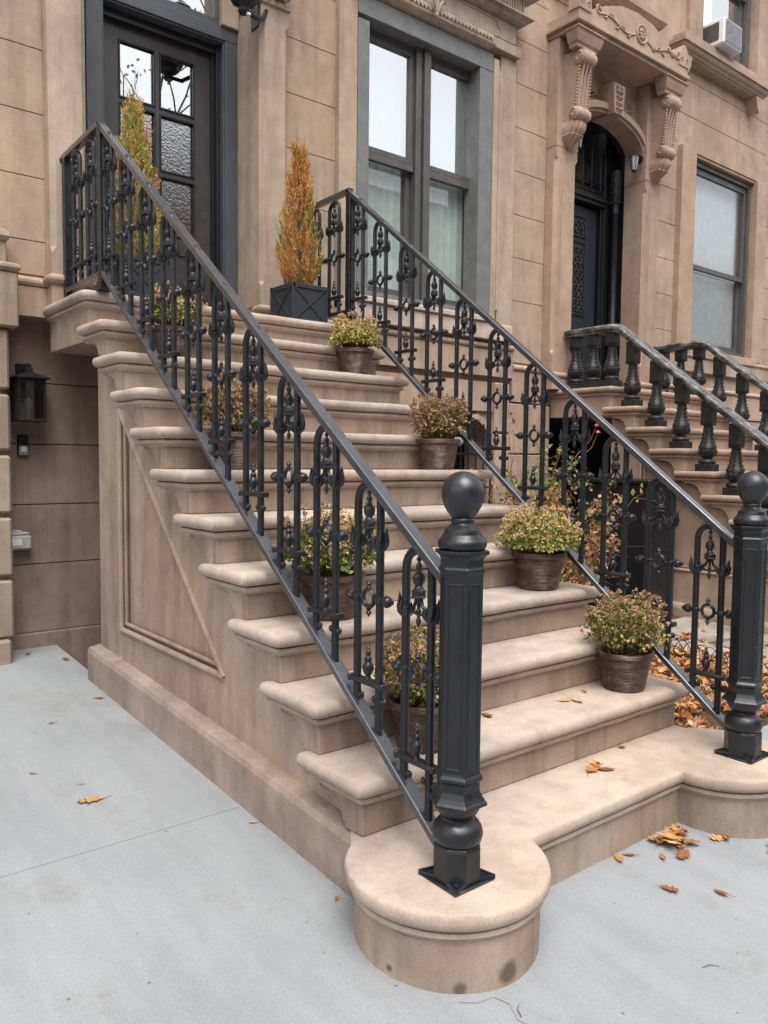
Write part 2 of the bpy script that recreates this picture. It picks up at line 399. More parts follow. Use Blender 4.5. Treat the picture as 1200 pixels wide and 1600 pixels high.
tag(b.build('pavement', M['conc'], bevel=.0015), None, None, kind='structure')
sheet('ground', -300, 300, -300, 300, M['asphalt'], 0, 300, lambda y: -.42)
sheet('road', -80, 80, -14, -5.15, M['asphalt'], 0, 3, lambda y: -.33)
b = MB(); cp = [(-.06, -.49), (-.02, -.52), (.03, -.53), (.045, -.57), (.02, -.62), (.04, -.68), (.01, -.74), (.03, -.85)]
cv_ = []
for i, (x, y) in enumerate(cp): cv_ += [(x-.0011, y, gz(y)+.0006), (x+.0009, y+.0012, gz(y)+.0006)]
b.add(cv_, [(2*i, 2*i+1, 2*i+3, 2*i+2) for i in range(len(cp)-1)])
tag(b.build('pavement_crack', M['asphalt'], recalc=False), None, None, kind='structure')
bb = MB().box(-80, 80, -5.15, -5.0, -.41, gz(-5.0)); tag(bb.build('kerb', M['flag']), None, None, kind='structure')
bb = MB().box(-80, 80, -18.5, -14, -.41, -.18); tag(bb.build('far_pavement', M['conc']), None, None, kind='structure')
b = MB(); b.add([(1.7, .03, gz(.03)-.01), (4.7, .03, gz(.03)-.01), (4.7, 3.3, gz(3.3)-.01), (1.7, 3.3, gz(3.3)-.01)], [(0, 1, 2, 3)])
tag(b.build('garden_soil', M['litterbase'], recalc=False), None, None, kind='structure')
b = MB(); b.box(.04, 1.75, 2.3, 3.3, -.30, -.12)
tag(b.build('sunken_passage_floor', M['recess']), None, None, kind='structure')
# bluestone flags beside the neighbouring stoop
def flag(x0, x1, y0, y1):
    p = [(x0+U(0, .03), y0+U(0, .03)), ((x0+x1)/2, y0+U(-.01, .03)), (x1-U(0, .03), y0+U(0, .03)), (x1-U(0, .02), (y0+y1)/2), (x1-U(0, .03), y1-U(0, .03)), ((x0+x1)/2, y1-U(-.01, .03)), (x0+U(0, .03), y1-U(0, .03)), (x0+U(0, .02), (y0+y1)/2)]
    b = MB(); t = U(.012, .02)
    b.loft([[(x, y, gz(y)-.02) for x, y in p], [(x, y, gz(y)+t) for x, y in p]], cap=True)
    return b
FL = MB()
for (x0, x1, y0, y1) in [(3.52, 4.0, .1, .62), (4.02, 4.6, .08, .55), (3.5, 3.9, .64, 1.2), (3.92, 4.58, .57, 1.02), (3.9, 4.56, 1.04, 1.6), (3.5, 3.88, 1.22, 1.75), (2.55, 3.1, .75, 1.15), (2.75, 3.2, .45, .7)]:
    f = flag(x0, x1, y0, y1); FL.add(f.v, f.f)
tag(FL.build('flagstone_path', M['flag'], bevel=.006), None, None, kind='structure')

# ------------------------------------------------------------------ stoop builder
RZ, RT, Z1 = .185, .241, .2
NOSE = [(-.02, 0), (.031, 0), (.041, -.003), (.047, -.011), (.049, -.025), (.046, -.038), (.037, -.047), (.026, -.050), (.009, -.051), (.008, -.0555), (.023, -.057), (.023, -.071), (.017, -.0745), (.006, -.078), (.002, -.083), (0, -.088)]
def rect_ring(x0, x1, y0, y1, o, z, rb=.0):
    c = .012+max(0, o)*.25
    return [(x0-o, y1, z), (x0-o, y0-o+c, z), (x0-o+c*.3, y0-o+c*.3, z), (x0-o+c, y0-o, z), (x1+o-c, y0-o, z), (x1+o-c*.3, y0-o+c*.3, z), (x1+o, y0-o+c, z), (x1+o, y1, z)]
def wob(p, a=.0022, s=6):
    n = noise.noise_vector(Vector(p)*s); return (p[0]+n.x*a, p[1]+n.y*a, p[2]+n.z*a)
def nosing_slab(x0, x1, y0, y1, T, endret=True):
    b = MB(); rings = [rect_ring(x0, x1, y0, y1, o, T+dz) for o, dz in NOSE]
    # subdivide long edges for slight unevenness
    out = []
    for r in rings:
        q = []
        for i in range(len(r)):
            a, c = Vector(r[i]), Vector(r[(i+1) % len(r)]); k = 36 if (c-a).length > .4 else 6 if (c-a).length > .1 else 1
            for j in range(k): q.append(wob(wob(tuple(a.lerp(c, j/k))), .0011, 30))
        out.append(q)
    b.loft(out, cap=True); return b
def bracket(b, xa, xb, y, T, run=RT, depth=1.0):
    "side console under a nosing, between the riser corner and the step behind"
    zt, zb = T-.086, T-RZ+.001
    pts = [(y-.002, zt), (y-.002, zb), (y+.055, zb)]
    h = zt-zb
    c0 = (y+.215, zb+.002)
    pts += [(y+.058, zb+.012)]
    for k in range(1, 9):
        a = k/9*pi/2
        pts.append((y+.062+.10*(1-cos(a)), zb+.014+(h-.03)*sin(a)))
    pts += [(y+.175, zt-.014), (y+.19, zt-.014), (y+.20, zt-.006), (y+.205, zt)]
    b.prism(pts, xa, xb, 'x')
def stoop(name, X0, WD, ZO, mats, label, bull=True, panel=True):
    root = empty(name, (X0+WD/2, 1.2, 0), label, 'stoop', None)
    XW = X0+WD; mt, mb_, mba = mats
    def T(i): return Z1+(i-1)*RZ+ZO
    for i in range(2, 12):
        y = (i-2)*RT
        s = nosing_slab(X0, XW, y, y+RT+.06, T(i))
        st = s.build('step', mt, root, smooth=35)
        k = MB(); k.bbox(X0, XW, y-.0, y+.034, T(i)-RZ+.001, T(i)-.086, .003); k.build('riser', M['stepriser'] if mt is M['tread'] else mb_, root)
        for xa, xb in ((X0-.001, X0+.054), (XW-.054, XW+.001)):
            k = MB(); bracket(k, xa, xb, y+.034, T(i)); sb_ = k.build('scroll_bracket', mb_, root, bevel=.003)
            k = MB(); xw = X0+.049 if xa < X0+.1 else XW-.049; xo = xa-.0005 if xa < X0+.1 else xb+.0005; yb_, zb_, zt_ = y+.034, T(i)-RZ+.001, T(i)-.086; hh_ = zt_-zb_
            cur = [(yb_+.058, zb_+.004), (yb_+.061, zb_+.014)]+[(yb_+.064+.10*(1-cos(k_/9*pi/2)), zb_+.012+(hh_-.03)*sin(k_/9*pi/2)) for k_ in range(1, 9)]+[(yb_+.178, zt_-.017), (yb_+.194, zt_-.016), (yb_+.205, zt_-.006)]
            k.tube([(xw, a_, c_) for a_, c_ in cur], .010, 6); k.build('bracket_shade_line', M['bracket_shade'], root, smooth=60)  # dark tube in the bracket corner: contact shadow put in as colour
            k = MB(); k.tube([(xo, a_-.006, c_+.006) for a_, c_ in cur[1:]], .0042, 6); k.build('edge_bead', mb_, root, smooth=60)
    # landing
    s = nosing_slab(X0, XW, 10*RT+.012, 3.1, T(12))
    s.build('landing', mt, root, smooth=35)
    k = MB(); zf = T(12)-.086
    k.bbox(X0, XW, 10*RT+.012, 3.1, T(12)-.258, zf+.002, .003)
    k.build('landing_fascia', mb_, root)
    # body: stepped core, side plates with sunk triangular panels
    def prof(zb, y0=.03, y1=2.435):
        p = [(y1, zb), (y0, zb)]
        for i in range(2, 12):
            y = (i-2)*RT+.03; p += [(y, T(i)-RZ-.01 if i > 2 else T(i)-RZ), (y, T(i)-.087)] if False else [(y, T(i)-.087)]
            p += [((i-1)*RT+.03, T(i)-.087)] if i < 11 else []
        p += [(y1, T(11)-.087)]
        return p
    k = MB(); k.prism(prof(-.3), X0+.084, XW-.084, 'x'); k.build('core', mb_, root)
    rise = RZ/RT
    for sx, (xa, xb, xm) in enumerate(((X0+.050, X0+.085, X0+.050), (XW-.085, XW-.050, XW-.050))):
        k = MB()
        zb0 = .40; tri = [(2.13, 1.60+ZO), (2.13, .47), (1.0+ZO*.6, .47)]
        k.holed(prof(-.3), [tri], xa, xb, 'x') if panel else k.prism(prof(-.3), xa, xb, 'x')
        k.build('side_wall', mb_, root)
        if panel:
            k = MB(); ins = .014
            cx = (2.13+2.13+1.02)/3; cz = (1.6+.94)/3+ZO*.33
            for rr, off, dx in ((.015, .0, .002), (.010, .055, .016)):
                t2 = [(a+(cx-a)*off*1.6, c+(cz-c)*off*1.6) for a, c in tri]
                for q in range(3):
                    a, c = t2[q], t2[(q+1) % 3]
                    xx = xm+(dx if sx == 0 else -dx)
                    k.tube([(xx, a[0], a[1]), (xx, c[0], c[1])], rr, 8)
            k.build('panel_moulding', mb_, root, smooth=50)
    # sloping base course
    k = MB()
    zt = lambda y: .199+.056*y+ZO*.5
    for xa, xb in ((X0-.018, X0+.054), (XW-.054, XW+.018)):
        out = xa if xa < X0 else xb
        inn = X0+.06 if xa < X0 else XW-.06
        rings = []
        for y in (-.015, .8, 1.6, 2.462):
            dz = .003*sin(y*9)
            rings.append([(inn, y, -.2), (out, y, -.2), (out, y, zt(y)-.035+dz), (out+(.008 if out < X0 else -.008), y, zt(y)-.012+dz), (inn, y, zt(y)+dz)])
        k.loft(rings, cap=True)
    k.box(X0+.02, XW-.02, 2.436, 2.462, -.3, .32)
    k.build('base_course', mba, root, bevel=.003)
    # bottom step with round ends
    if bull:
        cl, cr, Rr, fy = (X0+.120, -.250), (1.578, -.286), .270, -.285
        def outline(o, z):
            o = o*.62; r = Rr+o; pts = [(X0+.0, .06, z)]; yb = lambda c: min(.06, c[1]+r*.82)
            
            yy = fy-o
            # left arc from back (y=.06) counter-clockwise to the front line
            s0 = atan2(yb(cl)-cl[1], -sqrt(max(0, r*r-(yb(cl)-cl[1])**2)))
            e0 = atan2(yy-cl[1], sqrt(r*r-(yy-cl[1])**2))
            if s0 < 0: s0 += 2*pi
            e0 += 2*pi
            n = 40
            for i in range(n+1):
                a = s0+(e0-s0)*i/n; pts.append((cl[0]+r*cos(a), cl[1]+r*sin(a), z))
            s1 = atan2(yy-cr[1], -sqrt(r*r-(yy-cr[1])**2)); e1 = atan2(yb(cr)-cr[1], sqrt(max(0, r*r-(yb(cr)-cr[1])**2)))
            s1 += 2*pi if s1 < 0 else 0; e1 += 2*pi
            m = 8; A = pts[-1]; B = (cr[0]+r*cos(s1), cr[1]+r*sin(s1))
            for i in range(1, m): pts.append((A[0]+(B[0]-A[0])*i/m, A[1]+(B[1]-A[1])*i/m, z))
            for i in range(n+1):
                a = s1+(e1-s1)*i/n; pts.append((cr[0]+r*cos(a), cr[1]+r*sin(a), z))
            pts.append((XW, .06, z))
            return pts
        T1 = T(1); s = MB()
        rings = [[wob(wob(p, .002, 5), .0012, 28) for p in outline(o, T1+dz)] for o, dz in NOSE]
        s.loft(rings, cap=False)
        # flat top
        top = rings[0]; tri = tessellate_polygon([[Vector(p) for p in top]])
        s.add(top, [tuple(t) for t in tri])
        s.build('bottom_tread', mt, root, smooth=40)
        s = MB(); s.loft([[wob(p, .004, 7) for p in outline(0, z)] for z in (T1-.0875, T1-.14, T1-.2, T1-.3)])
        s.build('bottom_riser', M['riser'], root, smooth=60)
    else:
        s = nosing_slab(X0-.02, XW+.02, -RT, .06, T(1)); s.bbox(X0-.02, XW+.02, -RT, .05, -.2, T(1)-.086, .003)
        s.build('bottom_tread', mt, root, smooth=35)
    fit(root); return root
stoop('entrance_stoop', 0, 1.736, 0, (M['tread'], M['body'], M['base']), 'tan brownstone stoop in front with rounded bottom step and iron railings')
stoop('entrance_stoop', 4.585, 1.62, -.2, (M['ntrim'], M['nwall'], M['nwall']), 'reddish brownstone stoop of the next house with black balustrades', bull=False)

# ------------------------------------------------------------------ iron railings
def panel_meshes():
    "baluster panel, local origin under the arch top (y along the stair, z up)"
    A = 0.0; meshes = {}
    # bars and arch
    b = MB(); cz = -.017-.056
    def bars(zr, zf_):
        b = MB()
        path = [(0, .056, zr), (0, .056, -.45), (0, .056, cz)]
        path += [(0, .056*cos(a), cz+.056*sin(a)) for a in [pi*k/12 for k in range(1, 12)]]
        path += [(0, -.056, cz), (0, -.056, -.45), (0, -.056, zf_)]
        # flattened, ridged section swept along the arch
        sec = [(-.0118, -.0045), (-.0085, -.0085), (-.004, -.0112), (-.0015, -.0085), (.0015, -.0085), (.004, -.0112), (.0085, -.0085), (.0118, -.0045),
               (.0118, .0045), (.0085, .0085), (.004, .0112), (.0015, .0085), (-.0015, .0085), (-.004, .0112), (-.0085, .0085), (-.0118, .0045)]
        rings = []
        P = [Vector(p) for p in path]
        for i, p in enumerate(P):
            t = (P[min(i+1, len(P)-1)]-P[max(0, i-1)]).normalized(); nrm = Vector((0, t.z, -t.y))
            rings.append([tuple(p+nrm*u*1.06+Vector((d*1.06, 0, 0))) for u, d in sec])
        b.loft(rings, cap=True)
        return b
    meshes['sloped'] = bars(-.715, -.80)
    meshes['flat'] = bars(-.755, -.755)
    # arch finial and leaf cups
    f = MB(); q_ = .84
    f.lathe([(r*q_, z) for r, z in [(.001, .012), (.006, .006), (.004, 0), (.0105, -.008), (.004, -.015), (.009, -.022), (.0115, -.028), (.008, -.036), (.004, -.043),
             (.010, -.047), (.018, -.05), (.022, -.062), (.020, -.074), (.012, -.084), (.017, -.09), (.018, -.095)]], (0, 0, -.036), 12)
    for k in (-1, 1):
        f.tube([(0, k*.003, -.086), (-.002, k*.012, -.081), (-.002, k*.015, -.073)], [.004, .0035, .001], 5)
        f.tube([(0, k*.002, -.048), (0, k*.009, -.045), (0, k*.008, -.039)], [.003, .003, .001], 5)
    f.tube([(-.013, .008*cos(a), -.098+.008*sin(a)) for a in [q*.6 for q in range(9)]], .003, 5)
    f.lathe([(.014, -.124), (.017, -.130), (.026, -.135), (.027, -.139), (.0245, -.141), (.0245, -.149), (.027, -.151), (.025, -.156), (.016, -.158)], (0, 0, 0), 6, pi/6, sx=.72)
    for k in (-1, 0, 1):
        f.tube([(0, k*.010, -.15), (0, k*.012, -.168), (0, k*.018, -.180), (0, k*.030, -.190), (0, k*.043, -.188)] if k else [(0, 0, -.15), (0, 0, -.19)], [.0058, .006, .006, .0052, .004] if k else .0055, 6)
    f.ball((0, 0, -.194), .0085, 8, 5)
    f.tube([(0, -.030, -.197), (0, -.012, -.203), (0, .012, -.203), (0, .030, -.197)], .0045, 6)
    f.lathe([(.003, -.198), (.007, -.207), (.0045, -.213), (.0085, -.221), (.007, -.231), (.001, -.243)], (0, 0, 0), 6)
    for k in (-1, 1):
        c = k*.056
        f.lathe([(.0105, -.222), (.015, -.216), (.0165, -.207), (.015, -.200), (.0125, -.194)], (0, c, 0), 12)
        for j, (du, dx, top) in enumerate([(-.024, 0, -.186), (-.017, 1, -.180), (-.008, 1, -.178), (.006, 1, -.170), (.016, 1, -.158)]):
            for sgn in ((-1.15, 1.15) if dx else (0,)):
                f.tube([(sgn*.009, c+k*du*.35, -.214), (sgn*.0135, c+k*du*.85, -.203), (sgn*.0130, c+k*du*1.1, -.188), (sgn*.0105, c+k*du*1.05, top-.006), (sgn*.0115, c+k*du*1.15, top+.004)], [.0052, .0064, .0058, .004, .0008], 5)
        f.tube([(0, c-k*.012, -.215), (0, c+k*.008, -.219), (0, c+k*.024, -.207), (0, c+k*.030, -.188), (0, c+k*.026, -.168), (0, c+k*.031, -.147)], [.006, .008, .009, .008, .0055, .0008], 6)
        f.ball((0, c+k*.013, -.222), .0048, 6, 4); f.ball((-.010, c, -.2215), .004, 6, 4)
    meshes['finial'] = f
    r = MB(); z = -.373
    pts = [(0, .0265*cos(a), z+.0275*sin(a)) for a in [2*pi*k/24 for k in range(25)]]
    r.tube(pts, .0065, 8, cap=False)
    r.tube([(p[0]-.005, p[1]*1.08, z+(p[2]-z)*1.08) for p in pts], .0035, 5, cap=False)
    r.tube([(p[0]+.005, p[1]*1.08, z+(p[2]-z)*1.08) for p in pts], .0035, 5, cap=False)
    for k in (-1, 1):
        r.lathe([(w_, k*q) for w_, q in [(.003, .028), (.009, .034), (.005, .039), (.0098, .046), (.005, .053), (.001, .060)]], (0, 0, z), 8)
        r.ball((0, k*.0085, z+.044), .0035, 6, 4); r.ball((0, k*.0085, z-.046), .0035, 6, 4)
        r.lathe([(w_, k*q) for w_, q in [(.004, .030), (.007, .035), (.0045, .039), (.012, .042), (.0135, .048), (.0145, .056), (.0135, .064), (.012, .070), (.005, .073), (.0055, .075), (.010, .077), (.0150, .081), (.0178, .089), (.0170, .098), (.0125, .105), (.0075, .107), (.0085, .109), (.0085, .114), (.003, .116)]], (0, 0, z), 14, axis='y')
        for q in range(8):
            a = q*pi/4; r.tube([(.0095*cos(a), k*.078, z+.0095*sin(a)), (.0165*cos(a), k*.084, z+.0165*sin(a)), (.0178*cos(a), k*.091, z+.0178*sin(a))], [.0015, .0035, .001], 4)
    meshes['ring'] = r
    c = MB(); z = -.638
    c.bbox(-.0155, .0155, -.086, .086, z-.0085, z+.0085, .003); c.bbox(-.0175, .0175, -.089, -.076, z-.0105, z+.0105, .003); c.bbox(-.0175, .0175, .076, .089, z-.0105, z+.0105, .003)
    c.bbox(-.0170, .0170, -.074, .074, z-.003, z+.003, .001)
    c.lathe([(r_*.8, z_) for r_, z_ in [(.015, .007), (.012, .014), (.010, .019), (.016, .027), (.021, .035), (.0225, .045), (.018, .056), (.012, .063), (.015, .068), (.013, .076), (.008, .082), (.011, .090), (.008, .098), (.004, .102), (.008, .108), (.001, .116)]], (0, 0, z), 10)
    for q in range(6):
        a = q*pi/3; c.ball((.013*cos(a), .013*sin(a), z+.042), .0042, 5, 4); c.ball((.009*cos(a+.5), .009*sin(a+.5), z+.058), .0034, 5, 4); c.ball((.010*cos(a+.2), .010*sin(a+.2), z+.071), .003, 5, 4)
    for u0, k in ((.056, -1), (-.056, 1), (-.056, -1)):
        cx, cz2, rr = u0+k*.023, z-.046, .0125
        sp = [(0, u0+k*.004, z-.010), (0, u0+k*.006, z-.030)]
        for q in range(14):
            a = (pi+q*.42) if k > 0 else (-q*.42)
            ra = rr*(1-q*.05); sp.append((0, cx+ra*cos(a), cz2+ra*sin(a)))
        c.tube(sp, [.006]*2+[.0058-.0002*q for q in range(14)], 6)
        c.ball((0, cx, cz2), .0068, 6, 4, sx=1.3)
    meshes['cross'] = c
    return meshes
PM = panel_meshes()
def mesh_from(b, name, mat, smooth):
    o = b.build(name, mat, None, smooth=smooth); me = o.data; bpy.data.objects.remove(o); return me
ME = {k: mesh_from(v, 'baluster_'+k, M['iron'], 40) for k, v in PM.items()}
def put(me, name, parent, loc=(0, 0, 0)):
    o = bpy.data.objects.new(name, me); COL.objects.link(o); o.parent = parent; o.location = loc; return o
def newel(root, x, y):
    n = MB()
    n.bbox(x-.076, x+.076, y-.076, y+.076, .201, .208, .003)
    for k in range(4):
        for q in (.0, .018):
            L = MB(); L.tube([(.074-q, -.074+q, .210), (.058-q, -.020, .213), (.058-q, .020, .213), (.074-q, .074-q, .210)], .006, 5); L.xf(Matrix.Translation((x, y, 0)) @ Matrix.Rotation(k*pi/2, 4, 'Z')); n.add(L.v, L.f)
    n.build('base_plate', M['iron'], root, smooth=40)
    O = pi/8; K_ = .70
    def S(pr): return [(r*K_, z) for r, z in pr]
    s = MB(); s.lathe(S([(.100, .208), (.099, .222), (.099, .298), (.094, .306), (.075, .310)]), (x, y, 0), 8, O)
    s.build('plinth_block', M['iron'], root, bevel=.0015)
    s = MB()
    s.lathe(S([(.080, .304), (.094, .312), (.101, .326), (.101, .338), (.096, .352), (.084, .364), (.071, .370), (.066, .373), (.064, .379), (.068, .383), (.078, .391), (.087, .402), (.093, .418)]), (x, y, 0), 32)
    s.build('turned_neck', M['iron'], root, smooth=35)
    s = MB()
    s.lathe(S([(.085, .414), (.119, .419), (.119, .427), (.109, .433), (.099, .443), (.091, .454), (.088, .459), (.088, .482), (.093, .486), (.099, .490), (.099, .498), (.090, .506), (.087, .512), (.087, 1.052), (.090, 1.057), (.093, 1.063), (.093, 1.069), (.087, 1.075), (.087, 1.094), (.092, 1.100), (.100, 1.106), (.110, 1.110), (.110, 1.119), (.080, 1.120)]), (x, y, 0), 6, 0)
    s.build('hexagonal_shaft', M['iron'], root, bevel=.0012)
    p = MB()                                             # raised frames on the six faces
    for k in range(6):
        a = pi/6+k*pi/3; d = .086*K_*cos(pi/6); L = MB(); hw = .021
        for (u0, u1, v0, v1) in ((-hw, hw, 1.026, 1.031), (-hw, hw, .522, .527), (-hw, -hw+.004, .527, 1.026), (hw-.004, hw, .527, 1.026)):
            L.bbox(d-.002, d+.0025, u0, u1, v0, v1, .001)
        L.xf(Matrix.Translation((x, y, 0)) @ Matrix.Rotation(a, 4, 'Z')); p.add(L.v, L.f)
    p.build('face_frames', M['iron'], root)
    s = MB()
    s.lathe(S([(.080, 1.118), (.088, 1.121), (.095, 1.130), (.096, 1.139), (.091, 1.148), (.083, 1.153), (.081, 1.157), (.074, 1.162)]), (x, y, 0), 32)
    s.lathe(S([(.076, 1.156), (.074, 1.168), (.071, 1.175), (.061, 1.180), (.050, 1.186), (.044, 1.192)]), (x, y, 0), 10, .2)
    s.lathe(S([(.042, 1.190), (.046, 1.194), (.046, 1.201), (.041, 1.206)]), (x, y, 0), 24)
    s.build('turned_cap', M['iron'], root, smooth=35)
    s = MB(); pr = [(.027, 1.202), (.033, 1.210), (.042, 1.222), (.050, 1.236), (.0555, 1.252)]+[(max(.0005, .0585*cos(a)), 1.2725+.0595*sin(a)) for a in [-.15+(pi/2+.15)*i/16 for i in range(17)]]
    s.lathe(pr, (x, y, 0), 40)
    s.build('ball_finial', M['iron2'], root, smooth=60)
def railing(X, XN, YN, label, wall_y):
    root = empty('stair_railing', (X, 1.0, .2), label, 'railing', 'cast iron stair railings')
    SL = .777
    def flatbar(name, y0, y1, zc0, zc1, w, h):
        t = MB(); hh = h/2
        def ring(y, z): return [(X-w/2, y, z-hh+.003), (X-w/2, y, z+hh-.003), (X-w/2+.003, y, z+hh), (X+w/2-.003, y, z+hh), (X+w/2, y, z+hh-.003), (X+w/2, y, z-hh+.003), (X+w/2-.003, y, z-hh), (X-w/2+.003, y, z-hh)]
        t.loft([ring(y0, zc0), ring(y1, zc1)], cap=True); return t
    top = lambda y: 3.088+(y-2.352)*SL
    bot = lambda y: 2.343+(y-2.352)*SL-.012
    flatbar('r', -.300, 2.375, top(-.300), top(2.352)+.0, .042, .034).build('top_rail', M['rail'], root)
    flatbar('r', -.292, 2.33, bot(-.292), bot(2.33), .046, .030).build('bottom_rail', M['rail'], root)
    flatbar('r', 2.353, wall_y, 3.090, 3.084, .042, .030).build('landing_top_rail', M['rail'], root)
    flatbar('r', 2.383, wall_y-.05, 2.322, 2.322, .042, .026).build('landing_bottom_rail', M['rail'], root)
    MB().bbox(X-.024, X+.024, 2.331, 2.379, 2.24, 3.074, .003).build('corner_post', M['iron'], root)
    k = MB(); k.bbox(X-.038, X+.038, 2.318, 2.392, 2.236, 2.26, .006); k.bbox(X-.030, X+.030, 2.326, 2.384, 2.26, 2.28, .004); k.build('post_shoe', M['iron'], root)
    MB().bbox(X-.021, X+.021, wall_y-.052, wall_y-.010, 2.237, 3.072, .003).build('wall_post', M['iron'], root)
    k = MB(); k.lathe([(.03, 0), (.032, .006), (.026, .02), (.016, .034), (.012, .05)], (X, 2.995, 3.07), 14, axis='y')
    k.v = [(v[0], 2*2.995-v[1], v[2]) for v in k.v]; k.build('wall_boss', M['iron'], root, smooth=40)
    spots = [(y_, 1.119+(y_+.180)*.777, 'sloped') for y_ in (-.179, .057, .292, .527, .779, 1.037, 1.292, 1.540, 1.787, 2.040, 2.274)]+[(2.535, 3.070, 'flat'), (2.765, 3.070, 'flat')]
    for y, z, kind in spots:
        p = put(ME[kind], 'baluster_panel', root, (X-root.location.x, y-root.location.y, z-root.location.z))
        put(ME['finial'], 'finial', p); put(ME['ring'], 'ring_ornament', p); put(ME['cross'], 'crossbar', p)
        p['_w'] = 1
    newel(root, XN, YN)
    fit(root); return root
railing(.060, .068, -.345, 'black iron railing with ball newel on the left side of the front stoop', 2.975)
railing(1.660, 1.625, -.365, 'black iron railing with ball newel on the right side of the front stoop', 2.975)

# ------------------------------------------------------------------ neighbour's black balustrades
def baluster_mesh(cap=.48):
    b = MB()
    b.bbox(-.062, .062, -.062, .062, 0, .060, .004)
    b.lathe([(.050, .058), (.062, .066), (.064, .080), (.056, .094), (.040, .100), (.032, .106), (.034, .114), (.050, .126), (.060, .146), (.062, .166), (.058, .184)], (0, 0, 0), 20)
    n = 20
    rings = []
    for r, z in [(.059, .182), (.062, .186), (.060, .196), (.052, .216), (.043, .244), (.036, .280), (.032, .320), (.030, .360), (.031, .372)]:
        rings.append([((r+(.003 if k % 2 else -.002))*cos(2*pi*k/n), (r+(.003 if k % 2 else -.002))*sin(2*pi*k/n), z) for k in range(n)])
    b.loft(rings, cap=True)
    for q, (r, z) in enumerate([(.058, .205), (.049, .235), (.042, .268), (.037, .302), (.034, .336)]):
        for k in range(8): a = pi/8+k*pi/4; b.ball(((r+.001)*cos(a), (r+.001)*sin(a), z), .006, 6, 4)
    for k in range(10):
        a = k*2*pi/10; b.tube([(.035*cos(a), .035*sin(a), .112), (.056*cos(a), .056*sin(a), .132), (.064*cos(a), .064*sin(a), .158), (.061*cos(a), .061*sin(a), .178)], [.005, .008, .008, .003], 5)
    b.bbox(-.040, .040, -.040, .040, .370, .382, .003); b.bbox(-.046, .046, -.046, .046, .382, .388, .002); b.bbox(-.042, .042, -.042, .042, .388, cap, .004)
    b.v = [(v[0]*1.1, v[1]*1.1, v[2]) for v in b.v]
    return b
BM = mesh_from(baluster_mesh(), 'baluster', M['baluster'], 40); BS = mesh_from(baluster_mesh(.565), 'baluster', M['baluster'], 40)
def balustrade(X, label):
    root = empty('stoop_balustrade', (X, 1.2, .2), label, 'balustrade', 'black balustrades on the neighbouring stoop')
    T = lambda i: Z1+(i-1)*RZ-.2
    put_ = lambda y, z, m=BM: put(m, 'baluster', root, (0, y-1.2, z-.2)).__setitem__('_w', 1)
    for i in range(2, 12): put_((i-2)*RT+.085, T(i)+.001, BS)
    for y in (2.475, 2.675, 2.875): put_(y, T(12)+.001)
    sl = RZ/RT; pts = []
    y0, yk = -.25, 2.40
    zk = T(12)+.48+.042
    path = [(y0, zk-(yk-y0)*sl), (yk-.10, zk-.10*sl), (yk-.05, zk-.05*sl+.004), (yk, zk-.010), (yk+.06, zk+.002), (2.96, zk+.002)]
    w = .075
    sec = [(-w*.8, -.040), (-w*.85, -.018), (-w, -.010), (-w, .014), (-w*.75, .030), (-w*.25, .038), (w*.25, .038), (w*.75, .030), (w, .014), (w, -.010), (w*.85, -.018), (w*.8, -.040)]
    dense = []
    for a, c in zip(path, path[1:]):
        k = max(1, int((c[0]-a[0])/.08))
        dense += [(a[0]+(c[0]-a[0])*j/k, a[1]+(c[1]-a[1])*j/k) for j in range(k)]
    dense.append(path[-1]); h = MB()
    h.loft([[wob((X+u, y, z+v), .003, 9) for u, v in sec] for y, z in dense], cap=True)
    h.build('handrail', M['handrail'], root, smooth=45)
    fit(root)
balustrade(4.665, 'black balustrade on the near side of the neighbouring stoop')
balustrade(6.125, 'black balustrade on the far side of the neighbouring stoop')

# ------------------------------------------------------------------ houses
def courses(b, x0, x1, z0, z1, grid0, step, y=3.1, gap=.0024, depth=.03):
    zs = [z0]; z = grid0
    while z < z0: z += step
    while z < z1: zs.append(z); z += step
    zs.append(z1)
    for a, c in zip(zs, zs[1:]):
        if c-a > .02: b.bbox(x0, x1, y, y+depth, a+(gap if a > z0 else 0), c-(gap if c < z1 else 0), .002)
def moulding(b, x0, x1, prof, y, z, ends=True):
    "horizontal moulding: prof list of (outward, dz) along x, returned at both ends"
    rings = []
    for o, dz in prof:
        e = o if ends else 0
        rings.append([(x0-e, y+.08, z+dz), (x0-e, y-o, z+dz), (x1+e, y-o, z+dz), (x1+e, y+.08, z+dz)])
    b.loft(rings, cap=True)
def chamfer_pilaster(b, x0, x1, y0, y1, z0, z1, gw=.016, inset=.07, gtop=.09, gbot=.12):
    "pilaster whose front edges carry stopped chamfers"
    c = .03
    def ring(z, k):
        return [(x0, y1, z), (x0, y0+c*k, z), (x0+c*k, y0, z), (x1-c*k, y0, z), (x1, y0+c*k, z), (x1, y1, z)]
    b.loft([ring(z0, .02), ring(z0+gbot, .02), ring(z0+gbot+.04, 1), ring(z1-gtop-.04, 1), ring(z1-gtop, .02), ring(z1, .02)], cap=True)
    for xs in (x0+inset*.6, ):
        pass
BASE_P = [(.0, .0), (.022, .008), (.03, .022), (.03, .036), (.02, .048), (.004, .056), (0, .06)]
house = empty('row_house', (1.5, 3.1, 2.2), 'tan brownstone row house with dark panelled glass door and paired window', 'house')
B = MB()
ZT = 8.6
door_h = [(.188, 2.19), (1.372, 2.19), (1.372, 5.25), (.188, 5.25)]
win_h = [(2.222, 2.60), (3.672, 2.60), (3.672, 4.845), (2.222, 4.845)]
B.holed([(-6, 2.18), (4.02, 2.18), (4.02, ZT), (-6, ZT)], [door_h, win_h], 3.112, 3.9, 'y')
B.build('wall', M['wall'], house)
C = MB()
